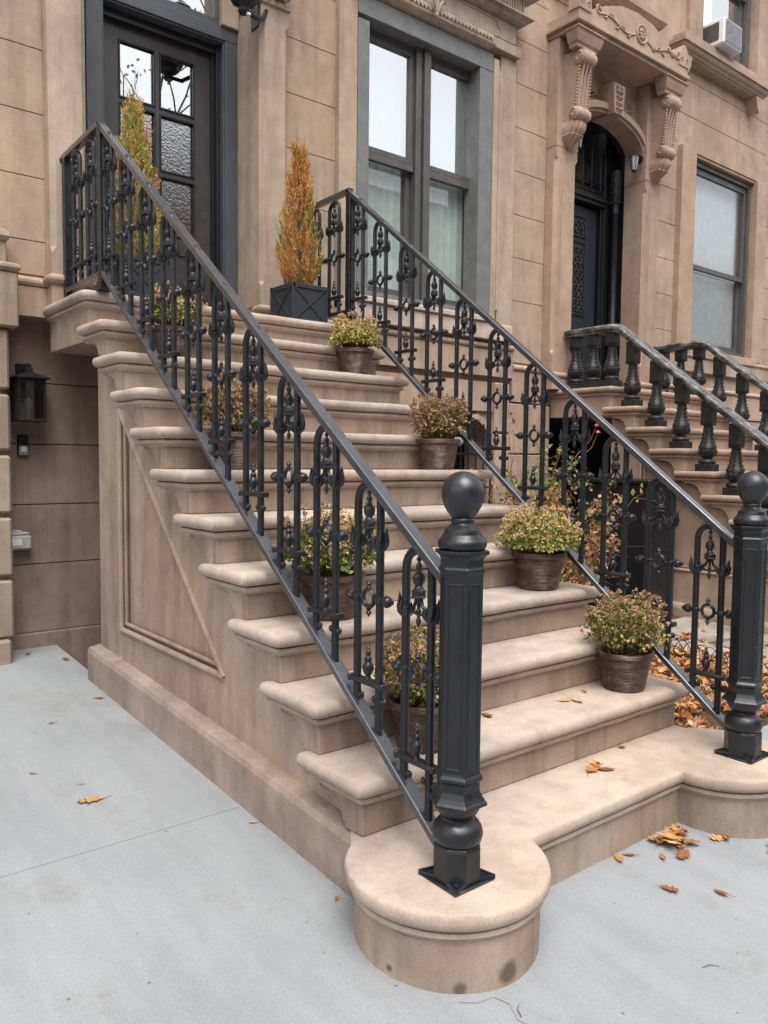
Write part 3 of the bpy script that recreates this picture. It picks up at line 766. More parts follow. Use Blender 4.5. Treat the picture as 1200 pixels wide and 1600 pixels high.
courses(C, -6, -.018, 2.42, ZT, 2.614, .365)
courses(C, 1.58, 2.06, 2.42, ZT, 2.812, .381)
courses(C, 3.962, 4.02, 2.42, ZT, 2.815, .381)
courses(C, -.018, 1.58, 5.25, ZT, 2.812, .381); courses(C, 2.06, 3.962, 5.35, ZT, 2.812, .381)
C.bbox(-6, -.018, 3.1, 3.13, 2.176, 2.35, .002)
C.bbox(-.27, -.018, 3.098, 3.101, 2.176, 2.18, .0005)
C.build('wall_courses', M['wall'], house)
K = MB(); moulding(K, -6, -.03, BASE_P, 3.085, 2.345, False); K.bbox(-6, -.02, 3.07, 3.1, 2.174, 2.345, .002)
moulding(K, -.02, .195, BASE_P, 2.975, 2.36); K.bbox(-.022, .197, 2.972, 3.1, 2.2, 2.36, .002)
moulding(K, 1.36, 1.58, BASE_P, 2.975, 2.36); K.bbox(1.358, 1.582, 2.972, 3.1, 2.2, 2.36, .002)
moulding(K, 1.60, 4.02, BASE_P, 3.085, 2.345, False); K.bbox(1.59, 4.02, 3.075, 3.12, 2.11, 2.345, .002)
K.build('base_moulding', M['wall'], house)
# basement front between the stoops, rusticated with an arched grille window
BW = MB()
ar = [(2.95, .72), (3.765, .72)]+[(3.765-(1-cos(a))*.4075, 1.50+.27*sin(a)) for a in [pi*k/14 for k in range(15)]]
ar = ar[:2]+[(3.3575+.4075*cos(pi*k/14), 1.50+.27*sin(pi*k/14)) for k in range(15)]
BW.holed([(1.0, -.2), (4.6, -.2), (4.6, 2.12), (1.0, 2.12)], [ar], 3.135, 3.5, 'y')
BW.build('basement_wall', M['wall'], house)
C = MB()
for zlo, zhi in [(.22, .58), (.592, .94), (.952, 1.264), (1.276, 1.604), (1.616, 2.06)]:
    C.bbox(1.6, 2.93, 3.10, 3.14, zlo, zhi, .006); C.bbox(3.80, 3.985, 3.07, 3.14, zlo, zhi, .012)
C.bbox(2.93, 3.80, 3.10, 3.14, 1.80, 2.06, .004)
for k in range(7):                                   # arch voussoirs
    a0, a1 = pi*k/7+.02, pi*(k+1)/7-.02
    f = lambda a, r: (3.3575+(.4075+r)*cos(a), 1.50+(.27+r)*sin(a))
    C.prism([f(a0, .0), f(a1, .0), f(a1, .05), f(a0, .05)], 3.085, 3.14, 'y')
C.build('basement_courses', M['wall'], house)
MB().box(2.9, 3.8, 3.42, 3.46, .7, 1.85).build('basement_window', M['void'], house)
# recess behind the stoop passage
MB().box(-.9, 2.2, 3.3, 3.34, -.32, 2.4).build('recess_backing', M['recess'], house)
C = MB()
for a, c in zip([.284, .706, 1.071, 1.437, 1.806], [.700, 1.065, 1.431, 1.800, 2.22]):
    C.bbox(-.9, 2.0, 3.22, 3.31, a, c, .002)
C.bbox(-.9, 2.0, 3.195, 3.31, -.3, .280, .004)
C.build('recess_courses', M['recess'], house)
# door surround
K = MB()
chamfer_pilaster(K, -.018, .195, 2.98, 3.32, 2.42, 4.50); K.build('pilaster', M['trim'], house)
K = MB(); chamfer_pilaster(K, 1.360, 1.580, 2.98, 3.32, 2.42, 4.42); K.build('pilaster', M['trim'], house)
for x0, x1, zt in ((-.018, .195, 4.5), (1.36, 1.58, 4.42)):
    K = MB(); K.bbox(x0-.012, x1+.012, 2.965, 3.1, zt, zt+.04, .006); K.bbox(x0-.02, x1+.02, 2.93, 3.1, zt+.09, zt+.7, .01)
    for k in range(3):
        K.lathe([(.004, -.012), (.040, -.010), (.044, 0), (.040, .010), (.004, .012)], (x0+.045+k*.065, 2.925, zt+.075), 14, axis='x', sx=1)
    K.build('scroll_capital', M['trim'], house, smooth=40)
K = MB(); K.box(.193, 1.362, 3.325, 3.9, 2.2, 2.236); K.build('door_sill', M['trim'], house)
for x0, x1 in ((1.228, 1.358), (.2, .27)): K = MB(); K.bbox(x0, x1, 3.28, 3.4, 4.352, 5.25, .003); K.build('transom_surround', M['trim'], house)
casing = MB()
ow, iw = (.30, 1.354, 4.345), (.404, 1.262, 4.258)
casing.bbox(ow[0], iw[0], 3.30, 3.42, 2.24, 4.258, .004); casing.bbox(iw[1], ow[1], 3.30, 3.42, 2.24, 4.258, .004); casing.bbox(ow[0], ow[1], 3.30, 3.42, 4.258, 4.345, .004)
casing.bbox(iw[0], iw[0]+.012, 3.312, 3.42, 2.24, 4.245, .002); casing.bbox(iw[1]-.012, iw[1], 3.312, 3.42, 2.24, 4.245, .002); casing.bbox(iw[0], iw[1], 3.312, 3.42, 4.246, 4.257, .002)
casing.bbox(.2, .30, 3.31, 3.40, 2.24, 4.345, .003)
casing.build('door_casing', M['slate'], house)
jb = MB()
for q, x in enumerate((iw[1]-.014, )):
    jb.bbox(x-.024, x, 3.36, 3.5, 2.24, 4.24, .002); jb.bbox(x-.040, x-.022, 3.40, 3.5, 2.24, 4.225, .002)
jb.bbox(iw[0]+.013, iw[0]+.03, 3.37, 3.5, 2.24, 4.24, .002); jb.bbox(iw[0], iw[1], 3.38, 3.5, 4.19, 4.244, .002)
jb.build('door_jamb', M['black'], house)
# leaf with six lights
leaf = MB(); LX0, LX1, LZ0, LZ1, LY = .436, 1.212, 2.245, 4.19, 3.43
gx = [(.556, .800), (.836, 1.084)]; gzr = [(3.728, 4.092), (3.315, 3.688), (2.890, 3.278)]
holes = [[(a, c), (b_, c), (b_, d), (a, d)] for a, b_ in gx for c, d in gzr]
leaf.holed([(LX0, LZ0), (LX1, LZ0), (LX1, LZ1), (LX0, LZ1)], holes, LY, LY+.045, 'y')
leaf.bbox(.556, 1.084, LY-.010, LY, 2.765, 2.781, .003); leaf.bbox(.556, 1.084, LY-.010, LY, 2.365, 2.381, .003)
leaf.bbox(.556, .572, LY-.010, LY, 2.381, 2.765, .003); leaf.bbox(1.068, 1.084, LY-.010, LY, 2.381, 2.765, .003)
leaf.bbox(.62, 1.02, LY-.006, LY+.004, 2.43, 2.72, .003)
door = leaf.build('door', M['door'], house)
g = MB()
for a, b_ in gx:
    for c, d in gzr:
        for (p0, p1, q0, q1) in ((a-.004, b_+.004, c-.004, c+.008), (a-.004, b_+.004, d-.008, d+.004), (a-.004, a+.008, c+.008, d-.008), (b_-.008, b_+.004, c+.008, d-.008)):
            g.bbox(p0, p1, LY-.008, LY+.012, q0, q1, .002)
g.build('glazing_bead', M['black'], door)
for idx, nm, mt in ((0, 'clear_pane', M['dglass']), (1, 'rippled_pane', M['rglass'])):
    g = MB()
    for a, b_ in gx:
        for r, (c, d) in enumerate(gzr):
            if (r == 0) == (idx == 0): g.add([(a, LY+.018, c), (b_, LY+.018, c), (b_, LY+.018, d), (a, LY+.018, d)], [(0, 1, 2, 3)])
    g.build(nm, mt, door, recalc=False)
h = MB(); h.bbox(.462, .492, LY-.006, LY, 3.10, 3.36, .003); h.tube([(.477, LY-.004, 3.17), (.477, LY-.05, 3.17), (.477, LY-.055, 3.19), (.477, LY-.055, 3.30), (.477, LY-.05, 3.32), (.477, LY-.004, 3.32)], .008, 8)
h.build('door_handle', M['black'], door, smooth=40)
MB().box(.2, 1.36, 3.62, 3.66, 2.2, 5.3).build('hall_interior', M['void'], house)
t = MB(); t.bbox(.27, 1.228, 3.33, 3.38, 4.352, 4.405, .003); t.bbox(1.196, 1.226, 3.33, 3.38, 4.405, 5.2, .003); t.bbox(.27, .31, 3.33, 3.38, 4.405, 5.2, .003)
tr = t.build('transom_frame', M['slate'], house)
t = MB(); t.add([(.31, 3.36, 4.405), (1.196, 3.36, 4.405), (1.196, 3.36, 5.2), (.31, 3.36, 5.2)], [(0, 1, 2, 3)]); t.build('transom_pane', M['dglass'], tr, recalc=False)
# paired window
s = MB(); s.bbox(2.06, 2.224, 3.05, 3.2, 2.50, ZT if False else 4.90, .004)
s.build('window_surround', M['trim'], house)
s = MB(); s.bbox(3.672, 3.735, 3.035, 3.2, 2.55, 4.80, .006); s.bbox(3.738, 3.762, 3.055, 3.2, 2.66, 4.76, .003)
s.bbox(3.765, 3.960, 3.045, 3.2, 2.42, 4.86, .006); s.bbox(3.742, 3.770, 3.040, 3.2, 2.68, 4.72, .004)
s.build('window_surround', M['trim'], house)
cs = MB()
cs.bbox(2.227, 2.334, 3.045, 3.22, 2.62, 4.650, .004); cs.bbox(3.512, 3.669, 3.045, 3.22, 2.62, 4.680, .004)
cs.bbox(2.227, 3.669, 3.045, 3.22, 4.682, 4.835, .004); cs.bbox(2.334, 3.512, 3.06, 3.22, 2.60, 2.66, .004)
win = cs.build('window_casing', M['grey'], house)
fr = MB(); Ys = 3.17
fr.bbox(2.885, 2.945, 3.14, 3.26, 2.66, 4.68, .003); fr.bbox(2.952, 3.020, 3.115, 3.26, 2.66, 4.68, .003)
for x0, x1 in ((2.340, 2.885), (3.020, 3.600)):
    fr.bbox(x0, x1, Ys, Ys+.05, 4.600, 4.682, .003)
    for (a0, a1) in ((x0, x0+.045), (x1-.045, x1)):
        fr.bbox(a0, a1, Ys, Ys+.05, 3.70, 4.600, .003); fr.bbox(a0, a1, Ys+.04, Ys+.09, 2.66, 3.78, .003)
    fr.bbox(x0+.045, x1-.045, Ys-.004, Ys+.05, 3.755, 3.800, .003); fr.bbox(x0+.01, x1-.01, Ys-.012, Ys+.03, 3.695, 3.752, .003)
    fr.bbox(x0+.045, x1-.045, Ys+.04, Ys+.09, 2.66, 2.745, .003)
fr.bbox(3.56, 3.67, 3.23, 3.3, 2.66, 4.68, .003); fr.bbox(2.3, 2.345, 3.23, 3.3, 2.66, 4.68, .003)
fr.build('sash_frame', M['sash'], win)
for x0, x1 in ((2.385, 2.840), (3.065, 3.555)):
    for z0, z1, y, gm in ((3.80, 4.60, Ys+.025, 'glass'), (2.745, 3.76, Ys+.065, 'lglass')):
        g = MB(); g.add([(x0, y, z0), (x1, y, z0), (x1, y, z1), (x0, y, z1)], [(0, 1, 2, 3)]); g.build('pane', M[gm], win, recalc=False)
cu = MB(); ring = []
for i in range(200):
    x = 2.3+1.4*i/199; ring.append((x, 3.285+.006*sin(i*.55)+.003*sin(i*1.3)))
cu.add([(x, y, 2.6) for x, y in ring]+[(x, y, 4.75) for x, y in ring], [(i, i+1, 200+i+1, 200+i) for i in range(199)])
cu.build('curtain', M['curtain'], win, smooth=180, recalc=False)
s = MB(); s.bbox(2.20, 3.70, 3.01, 3.2, 2.565, 2.612, .008); s.bbox(2.06, 3.96, 3.03, 3.2, 2.42, 2.563, .006); s.build('window_sill', M['sill'], house)
# carved lintel over the window
l = MB()
moulding(l, 2.20, 3.585, [(.0, 0), (.015, .004), (.02, .012), (.03, .016), (.035, .024), (.045, .03), (.05, .042), (.05, .048), (.03, .05)], 3.03, 4.838)
for i in range(34):
    x = 2.215+1.36*i/33; l.ball((x, 2.985, 4.916), .017, 7, 6, sz=1.7, sy=.8)
    l.tube([(x-.018, 2.985, 4.95), (x-.019, 2.978, 4.92), (x, 2.972, 4.885), (x+.019, 2.978, 4.92), (x+.018, 2.985, 4.95)], .004, 4)
l.bbox(2.18, 3.61, 2.99, 3.2, 4.882, 4.952, .004); l.bbox(2.06, 3.90, 3.0, 3.2, 4.954, 5.12, .006); l.bbox(3.62, 3.96, 3.0, 3.2, 4.864, 4.954, .006)
l.tube([(3.0, 2.997, 5.09), (3.60, 2.997, 5.09), (3.64, 2.997, 5.075), (3.66, 2.997, 5.04), (3.69, 2.997, 5.03), (3.70, 2.997, 4.99), (3.67, 2.997, 4.96)], .005, 5)
moulding(l, 2.10, 3.93, [(.0, 0), (.03, .006), (.05, .02), (.055, .03), (.09, .045), (.09, .055)], 2.99, 5.12)
for i in range(60): l.bbox(2.07+i*.031, 2.088+i*.031, 2.93, 3.0, 5.18, 5.30, .004)
l.bbox(2.06, 3.95, 2.955, 3.2, 5.176, 5.31, .004); moulding(l, 2.0, 3.97, [(.0, 0), (.04, .01), (.08, .03), (.09, .06)], 2.94, 5.31)
for sx in (-1, 0, 1):
    l.tube([(2.93+sx*.008, 2.96, 4.87), (2.93+sx*.02, 2.95, 4.93), (2.93+sx*.06, 2.955, 4.985), (2.93+sx*.09, 2.96, 4.975)], [.010, .012, .010, .004], 6)
l.ball((2.93, 2.965, 4.865), .022, 8, 6)
l.build('carved_lintel', M['trim'], house, smooth=30)
fit(house)
for o in [k for k in COL.objects if k.parent in (door, win, tr)]: o['_w'] = 1

# neighbouring rusticated pier at the far left
pier = empty('rusticated_pier', (-.6, 3.0, .18), 'pale rusticated stone pier with moulded cap at far left', 'pier')
k = MB(); k.bbox(-2.4, -.285, 2.93, 3.3, -.1, .313, .012)
k.build('pier_base', M['pier'], pier)
k = MB()
for a, c in [(.318, .652), (.676, 1.010), (1.036, 1.364), (1.390, 1.708), (1.734, 2.075)]: k.bbox(-2.4, -.262, 2.965, 3.3, a, c, .014)
k.box(-2.4, -.30, 3.0, 3.3, .3, 2.1)
k.build('pier_block', M['pier'], pier)
k = MB(); k.bbox(-2.4, -.215, 2.93, 3.3, 2.080, 2.385, .01); moulding(k, -2.4, -.225, [(0, 0), (.014, .008), (.022, .022), (.02, .036), (.006, .048), (-.02, .055)], 2.935, 2.385)
k.bbox(-2.4, -.262, 2.985, 3.3, 2.44, 2.56, .004); moulding(k, -2.4, -.27, [(0, 0), (.018, .012), (.026, .03), (.02, .05), (.004, .07), (-.03, .085)], 2.985, 2.555)
k.build('pier_cap', M['pier'], pier, smooth=35)
fit(pier)

# neighbour house
nh = empty('row_house', (6, 3.1, 2), 'orange brown row house at right with hooded carved doorway', 'house')
B = MB()
nd = [(4.735, 1.9), (5.87, 1.9)]+[(5.3025+.5675*cos(pi*k/12), 4.50+.27*sin(pi*k/12)) for k in range(13)]
nw = [(6.97, 2.62), (8.37, 2.62), (8.37, 4.80), (6.97, 4.80)]; nw2 = [(6.97, 5.92), (8.2, 5.92), (8.2, 7.7), (6.97, 7.7)]
B.holed([(4.02, 1.9), (14, 1.9), (14, ZT), (4.02, ZT)], [nd, nw, nw2], 3.112, 3.232, 'y')
B.box(4.02, 4.58, 3.128, 3.4, -.2, 1.9); B.box(6.2, 14, 3.128, 3.4, -.2, 1.9)
B.build('wall', M['nwall'], nh)
C = MB()
courses(C, 4.02, 4.44, 2.26, ZT, 2.815, .381)
courses(C, 6.13, 6.62, 2.26, 4.86, 2.815, .381)
courses(C, 4.44, 6.13, 5.62, ZT, 2.815, .381)
courses(C, 8.6, 14, 2.62, ZT, 2.815, .381)
for x0, x1 in ((6.13, 7.0), (7.0, 7.9), (7.9, 8.6)): C.bbox(x0+.002, x1-.002, 3.1, 3.13, 5.19, 5.56, .002)
for x0, x1 in ((6.62, 7.4), (7.4, 8.6)): C.bbox(x0+.002, x1-.002, 3.1, 3.13, 4.83, 5.185, .002)
C.bbox(6.13, 6.618, 3.1, 3.13, 4.864, 5.185, .002)
C.bbox(6.13, 6.70, 3.1, 3.13, 5.565, ZT, .002); C.bbox(8.34, 8.6, 3.1, 3.13, 5.565, ZT, .002); C.bbox(6.7, 8.34, 3.1, 3.13, 5.565, 5.70, .002)
C.build('wall_courses', M['nwall'], nh)
K = MB()
for x0, x1, y in ((4.02, 4.42, 3.085), (6.15, 14, 3.085)): moulding(K, x0, x1, BASE_P, y, 2.18, False); K.bbox(x0, x1, y-.01, 3.12, 1.90, 2.18, .003)
K.bbox(6.15, 14, 3.09, 3.13, .2, 1.2, .004); K.bbox(6.15, 14, 3.09, 3.13, 1.21, 1.89, .004); K.bbox(6.15, 14, 3.06, 3.13, 2.40, 2.56, .004)
moulding(K, 6.62, 14, BASE_P, 3.075, 2.55, False)
K.bbox(3.99, 4.55, 3.075, 3.13, .2, .95, .006); K.bbox(3.99, 4.55, 3.075, 3.13, .962, 1.42, .006); K.bbox(3.99, 4.55, 3.075, 3.13, 1.432, 1.885, .006)
K.build('base_moulding', M['nwall'], nh)
for x0, x1 in ((4.445, 4.745), (5.86, 6.135)):
    K = MB(); chamfer_pilaster(K, x0, x1, 2.98, 3.24, 2.20, 4.25, gtop=.08, gbot=.16)
    K.tube([(x0+.055, 2.979, 2.45), (x0+.055, 2.979, 4.12), (x0+.07, 2.979, 4.15), (x0+.085, 2.979, 4.12), (x0+.085, 2.979, 2.45)], .006, 5)
    K.bbox(x0-.004, x1+.004, 2.976, 3.24, 4.25, 5.2, .003); moulding(K, x0, x1, BASE_P, 2.975, 2.14); K.bbox(x0-.006, x1+.006, 2.96, 3.24, 2.036, 2.14, .003)
    K.build('pilaster', M['ntrim'], nh)
def console(x0, x1):
    c = MB(); w = x1-x0; xc = (x0+x1)/2
    # side profile (y,z): big scroll on top, tapering shaft, small scroll, leaf
    pr = [(2.99, 5.06), (2.765, 5.06), (2.755, 4.99), (2.775, 4.93), (2.80, 4.91), (2.83, 4.62), (2.84, 4.58), (2.815, 4.56), (2.80, 4.52), (2.82, 4.47), (2.99, 4.44)]
    c.prism(pr, x0+.02, x1-.02, 'x')
    c.lathe([(.002, -w/2-.004), (.045, -w/2), (.062, -w/2+.01), (.062, w/2-.01), (.045, w/2), (.002, w/2+.004)], (xc, 2.80, 4.985), 20, axis='x')
    c.lathe([(.002, -w/2-.004), (.040, -w/2), (.056, -w/2+.01), (.056, w/2-.01), (.040, w/2), (.002, w/2+.004)], (xc, 2.845, 4.515), 20, axis='x')
    for sgn in (-1, 1):
        for (cy, cz, rr) in ((2.80, 4.985, .048), (2.845, 4.515, .042)):
            sp = [(xc+sgn*(w/2+.002), cy+rr*(1-q/22)*cos(q*.55), cz+rr*(1-q/22)*sin(q*.55)) for q in range(20)]
            c.tube(sp, .007, 5)
        for q in range(12):
            c.ball((xc+sgn*(w/2-.012), 2.80+.035*q/12, 4.90-.028*q), .012, 6, 5)
    for q in range(3):
        x = x0+w*(.27+.23*q); c.tube([(x, 2.775, 4.93), (x, 2.80, 4.85), (x, 2.825, 4.70), (x, 2.832, 4.58)], .014, 6)
    for q in range(3):
        x = x0+w*(.25+.25*q); c.lathe([(.064, -.014), (.071, -.006), (.071, .006), (.064, .014)], (x, 2.80, 4.985), 20, axis='x')
        c.lathe([(.058, -.014), (.064, -.006), (.064, .006), (.058, .014)], (x, 2.845, 4.515), 20, axis='x')
    rg = []
    for z_, hw_, yf_, dp in ((4.475, .085, 2.815, .004), (4.43, .105, 2.795, .010), (4.385, .112, 2.805, .014), (4.345, .100, 2.84, .014), (4.335, .108, 2.83, .012), (4.30, .085, 2.875, .012), (4.27, .055, 2.91, .009), (4.265, .062, 2.90, .008), (4.235, .022, 2.945, .004)):
        row = [(xc-hw_*.86, 2.99, z_)]
        for k in range(33):
            u_ = -1+k/16; row.append((xc+hw_*.86*u_, yf_+.018+.035*abs(u_)**2.2+dp*.9*cos(u_*pi*4.5), z_+.012*abs(u_)+.004*cos(u_*pi*3.5)))
        row.append((xc+hw_*.86, 2.99, z_)); rg.append(row)
    c.loft(rg, cap=True)
    return c.build('scroll_console', M['ntrim'], nh, smooth=40)
console(4.50, 4.70); console(5.90, 6.10)
hd = MB()
for x0, x1 in ((4.47, 4.735), (5.87, 6.13)):
    moulding(hd, x0, x1, [(0, 0), (.012, .004), (.012, .03), (.03, .045), (.05, .10), (.055, .135), (.07, .14), (.07, .15)], 2.80, 5.06)
hd.bbox(4.44, 6.16, 2.755, 3.12, 5.212, 5.25, .003); hd.bbox(4.40, 6.20, 2.725, 3.12, 5.25, 5.29, .005)
fp = [(4.42, 5.29), (6.18, 5.29), (6.18, 5.36), (6.06, 5.36), (5.98, 5.41), (5.8, 5.50), (5.55, 5.585), (5.3, 5.61), (5.05, 5.585), (4.8, 5.50), (4.62, 5.41), (4.54, 5.36), (4.42, 5.36)]
hd.prism(fp, 2.745, 3.12, 'y')
for cx in (4.50, 6.10): hd.prism([(cx-.09, 5.36), (cx+.09, 5.36), (cx+.08, 5.47), (cx+.03, 5.56), (cx, 5.57), (cx-.03, 5.56), (cx-.08, 5.47)], 2.735, 2.86, 'y')
hd.build('door_hood', M['ntrim'], nh, bevel=.004)
cv = MB(); cyy = 2.742; mx, mz = 5.36, 5.43
cv.lathe([(.085, 0), (.088, -.006), (.080, -.012), (.072, -.006), (.066, -.002)], (mx, cyy, mz), 28, axis='y')
for k in range(8):
    a = k*pi/4; cv.tube([(mx+.012*cos(a), cyy-.004, mz+.012*sin(a)), (mx+.035*cos(a+.15), cyy-.012, mz+.035*sin(a+.15)), (mx+.060*cos(a), cyy-.004, mz+.060*sin(a))], [.005, .013, .003], 6)
cv.ball((mx, cyy-.004, mz), .014, 8, 5)
def vine(x0, x1, z0, amp, y, rad=.006, leaves=5):
    n = 26; pts = []
    for i in range(n):
        t_ = i/(n-1); pts.append((x0+(x1-x0)*t_, y, z0+amp*sin(t_*pi*2)*(1-.3*t_)))
    e = pts[-1]; s_ = 1 if x1 > x0 else -1
    for i in range(10): a = i*.55; rr = .045*(1-i/12); pts.append((e[0]+s_*rr*sin(a), y, e[2]+.045-rr*cos(a)))
    cv.tube(pts, rad, 5)
    for i in range(leaves):
        p = pts[3+i*4]; up = 1 if i % 2 else -1
        cv.tube([p, (p[0]+s_*.03, y-.006, p[2]+up*.03), (p[0]+s_*.07, y, p[2]+up*.035)], [.004, .009, .002], 5)
cv.build('hood_medallion', M['ntrim'], nh, smooth=40); cv = MB()
for xa, xb in ((mx+.10, mx+.62), (mx-.10, mx-.66)): vine(xa, xb, 5.40, -.035, cyy, .010, 6); cv.build('carved_vine', M['ntrim'], nh, smooth=40); cv = MB()
for cx in (4.50, 6.10):
    cv = MB()
    for s_ in (-1, 1): cv.tube([(cx+s_*(.05-.028*cos(q*.5)*(1-q/14)), 2.733, 5.42+.03*sin(q*.5)*(1-q/14)) for q in range(11)], .005, 5)
    cv.build('end_scrolls', M['ntrim'], nh, smooth=40)
cv = MB()
# tympanum carving, keystone, arch roll
for s_ in (-1, 1): vine(5.30+s_*.12, 5.30+s_*.42, 4.93, .03, 3.095, .009, 4); cv.build('carved_vine', M['ntrim'], nh, smooth=40); cv = MB()
ak = MB()
f = lambda a, r: (5.3025+(.5575+r)*cos(a), 4.50+(.26+r)*sin(a))
for r0, r1, ya, yb in ((.0, .03, 3.02, 3.2), (.03, .09, 2.995, 3.2), (.09, .11, 3.03, 3.2)):
    for k in range(24):
        a0, a1 = pi*k/24, pi*(k+1)/24
        ak.prism([f(a0, r0), f(a1, r0), f(a1, r1), f(a0, r1)], ya, yb, 'y')
ak.prism([(5.235, 4.74), (5.37, 4.74), (5.40, 5.02), (5.205, 5.02)], 2.93, 3.2, 'y')
for q in range(4): ak.tube([(5.25, 2.925, 4.79+q*.055), (5.30, 2.905, 4.775+q*.055), (5.355, 2.925, 4.79+q*.055)], [.006, .012, .006], 6)
for s_ in (-1, 1):
    for q in range(2): ak.ball((5.3025+s_*.035, 2.925, 4.95+q*.04), .018, 8, 5)
ak.build('arch_keystone', M['ntrim'], nh, smooth=40)
# vestibule: black panelling, column, navy door
v = MB(); v.box(5.866, 5.90, 3.242, 4.1, 1.9, 4.9); v.box(4.70, 4.744, 3.242, 4.1, 1.9, 4.9); v.box(4.7, 5.9, 4.06, 4.1, 1.9, 4.9); v.holed([(4.6, 1.95), (6.0, 1.95), (6.0, 4.95), (4.6, 4.95)], [[(4.76, 2.04), (5.85, 2.04), (5.85, 4.50), (5.6, 4.68), (5.3, 4.74), (5.0, 4.68), (4.76, 4.50)]], 3.2335, 3.2415, 'y')
v.build('vestibule', M['blackw'], nh)
v = MB(); v.lathe([(.062, 2.036), (.062, 2.16), (.05, 2.165), (.055, 2.18), (.07, 2.21), (.07, 2.28), (.05, 2.33), (.045, 2.36), (.040, 2.37), (.040, 2.62), (.047, 2.63), (.047, 2.65), (.040, 2.66), (.038, 3.95), (.045, 3.96), (.045, 3.98), (.04, 4.0), (.050, 4.08), (.060, 4.16), (.060, 4.4)], (5.80, 3.30, 0), 20)
for q in range(7):
    for k in range(10): a = k*2*pi/10+q*.3; v.ball((5.80+.054*cos(a), 3.30+.054*sin(a), 4.08+q*.045), .013, 6, 4)
v.build('doorway_column', M['blackw'], nh, smooth=40)
d = MB(); DY = 3.42
d.bbox(4.745, 4.83, DY-.06, DY+.05, 2.036, 4.8, .004); d.bbox(5.70, 5.862, DY-.06, DY+.05, 2.036, 4.8, .004)
for q, (dz, dy) in enumerate(((4.02, .08), (4.06, .10), (4.10, .07), (4.15, .05))): d.bbox(4.83, 5.70, DY-dy, DY+.05, dz, dz+.036, .004)
d.bbox(5.66, 5.70, DY-.045, DY+.04, 2.036, 4.02, .003)
d.build('door_frame', M['blackw'], nh)
dr = MB()
dr.bbox(4.84, 5.655, DY, DY+.05, 2.04, 4.0, .004)
for (x0, x1, z0, z1) in ((5.12, 5.45, 2.15, 2.62), (5.12, 5.45, 2.90, 3.62), (5.12, 5.45, 3.70, 3.88)):
    dr.bbox(x0-.02, x1+.02, DY-.014, DY+.002, z0-.02, z0, .003); dr.bbox(x0-.02, x1+.02, DY-.014, DY+.002, z1, z1+.02, .003)
    dr.bbox(x0-.02, x0, DY-.014, DY+.002, z0, z1, .003); dr.bbox(x1, x1+.02, DY-.014, DY+.002, z0, z1, .003)
ndr = dr.build('door', M['navy'], nh)
rr_ = random.Random(3)
for (x0, x1, z0, z1) in ((5.12, 5.45, 2.15, 2.62), (5.12, 5.45, 2.90, 3.62), (5.12, 5.45, 3.70, 3.88)):
    z = z0+.04; dc = MB()
    while z < z1-.02:
        for x in (x0+.05, x0+.13, x0+.21, x1-.05):
            sg = 1 if rr_.random() > .5 else -1
            dc.tube([(x+sg*.042*(1-q/14)*cos(q*.6), DY-.008, z+.042*(1-q/14)*sin(q*.6+rr_.random()*.2)) for q in range(12)], .007, 5)
        z += .075
    dc.build('carved_panel', M['bronze'], ndr, smooth=60)
t = MB()
for q in range(6): t.tube([(4.92+q*.15, DY-.02, 4.20), (4.92+q*.15, DY-.02, 4.62)], .008, 6)
t.tube([(4.83, DY-.02, 4.27), (5.7, DY-.02, 4.27)], .010, 6); t.tube([(4.83, DY-.02, 4.21), (5.7, DY-.02, 4.21)], .007, 6)
t.build('transom_grille', M['black'], nh)
t = MB(); t.add([(4.83, DY+.02, 4.19), (5.70, DY+.02, 4.19), (5.70, DY+.02, 4.78), (4.83, DY+.02, 4.78)], [(0, 1, 2, 3)]); t.build('transom_pane', M['nglass'], nh, recalc=False)
# right window
s = MB(); s.bbox(6.62, 6.72, 3.03, 3.14, 2.62, 4.83, .006); s.bbox(6.718, 6.968, 3.07, 3.3, 2.62, 4.83, .006); s.build('window_surround', M['ntrim'], nh); s = MB(); s.bbox(8.372, 8.60, 3.07, 3.3, 2.62, 4.83, .006)
s.build('window_surround', M['ntrim'], nh)
def sashwin(x0, x1, z0, z1, zm, y, mat, gm, blind=True, nm='window'):
    f = MB(); t_ = .05
    f.bbox(x0, x0+t_, y, y+.12, z0, z1, .003); f.bbox(x1-t_, x1, y, y+.12, z0, z1, .003); f.bbox(x0+t_, x1-t_, y, y+.12, z1-.05, z1, .003); f.bbox(x0+t_, x1-t_, y, y+.12, z0, z0+.06, .003)
    a, b_ = x0+t_+.002, x1-t_-.002
    f.bbox(a, a+.05, y+.03, y+.07, zm, z1-.052, .003); f.bbox(b_-.05, b_, y+.03, y+.07, zm, z1-.052, .003); f.bbox(a+.05, b_-.05, y+.03, y+.07, z1-.12, z1-.052, .003); f.bbox(a+.05, b_-.05, y+.03, y+.07, zm, zm+.055, .003)
    f.bbox(a, a+.05, y+.072, y+.11, z0+.062, zm+.03, .003); f.bbox(b_-.05, b_, y+.072, y+.11, z0+.062, zm+.03, .003); f.bbox(a+.05, b_-.05, y+.072, y+.11, z0+.062, z0+.13, .003)
    w = f.build(nm, mat, nh)
    g = MB()
    for za, zb, yy in ((zm+.055, z1-.12, y+.05), (z0+.13, zm, y+.09)): g.add([(a+.05, yy, za), (b_-.05, yy, za), (b_-.05, yy, zb), (a+.05, yy, zb)], [(0, 1, 2, 3)])
    g.build('pane', gm, w, recalc=False)
    if blind: c = MB(); c.box(x0+.03, x1-.03, y+.125, y+.13, z0, z1); c.build('blind', M['blind'], w)
    return w
w1 = sashwin(6.972, 8.368, 2.66, 4.79, 3.60, 3.16, M['sash'], M['nglass'])
s = MB(); s.bbox(6.9, 8.45, 3.04, 3.16, 2.565, 2.655, .006); s.build('window_sill', M['ntrim'], nh)
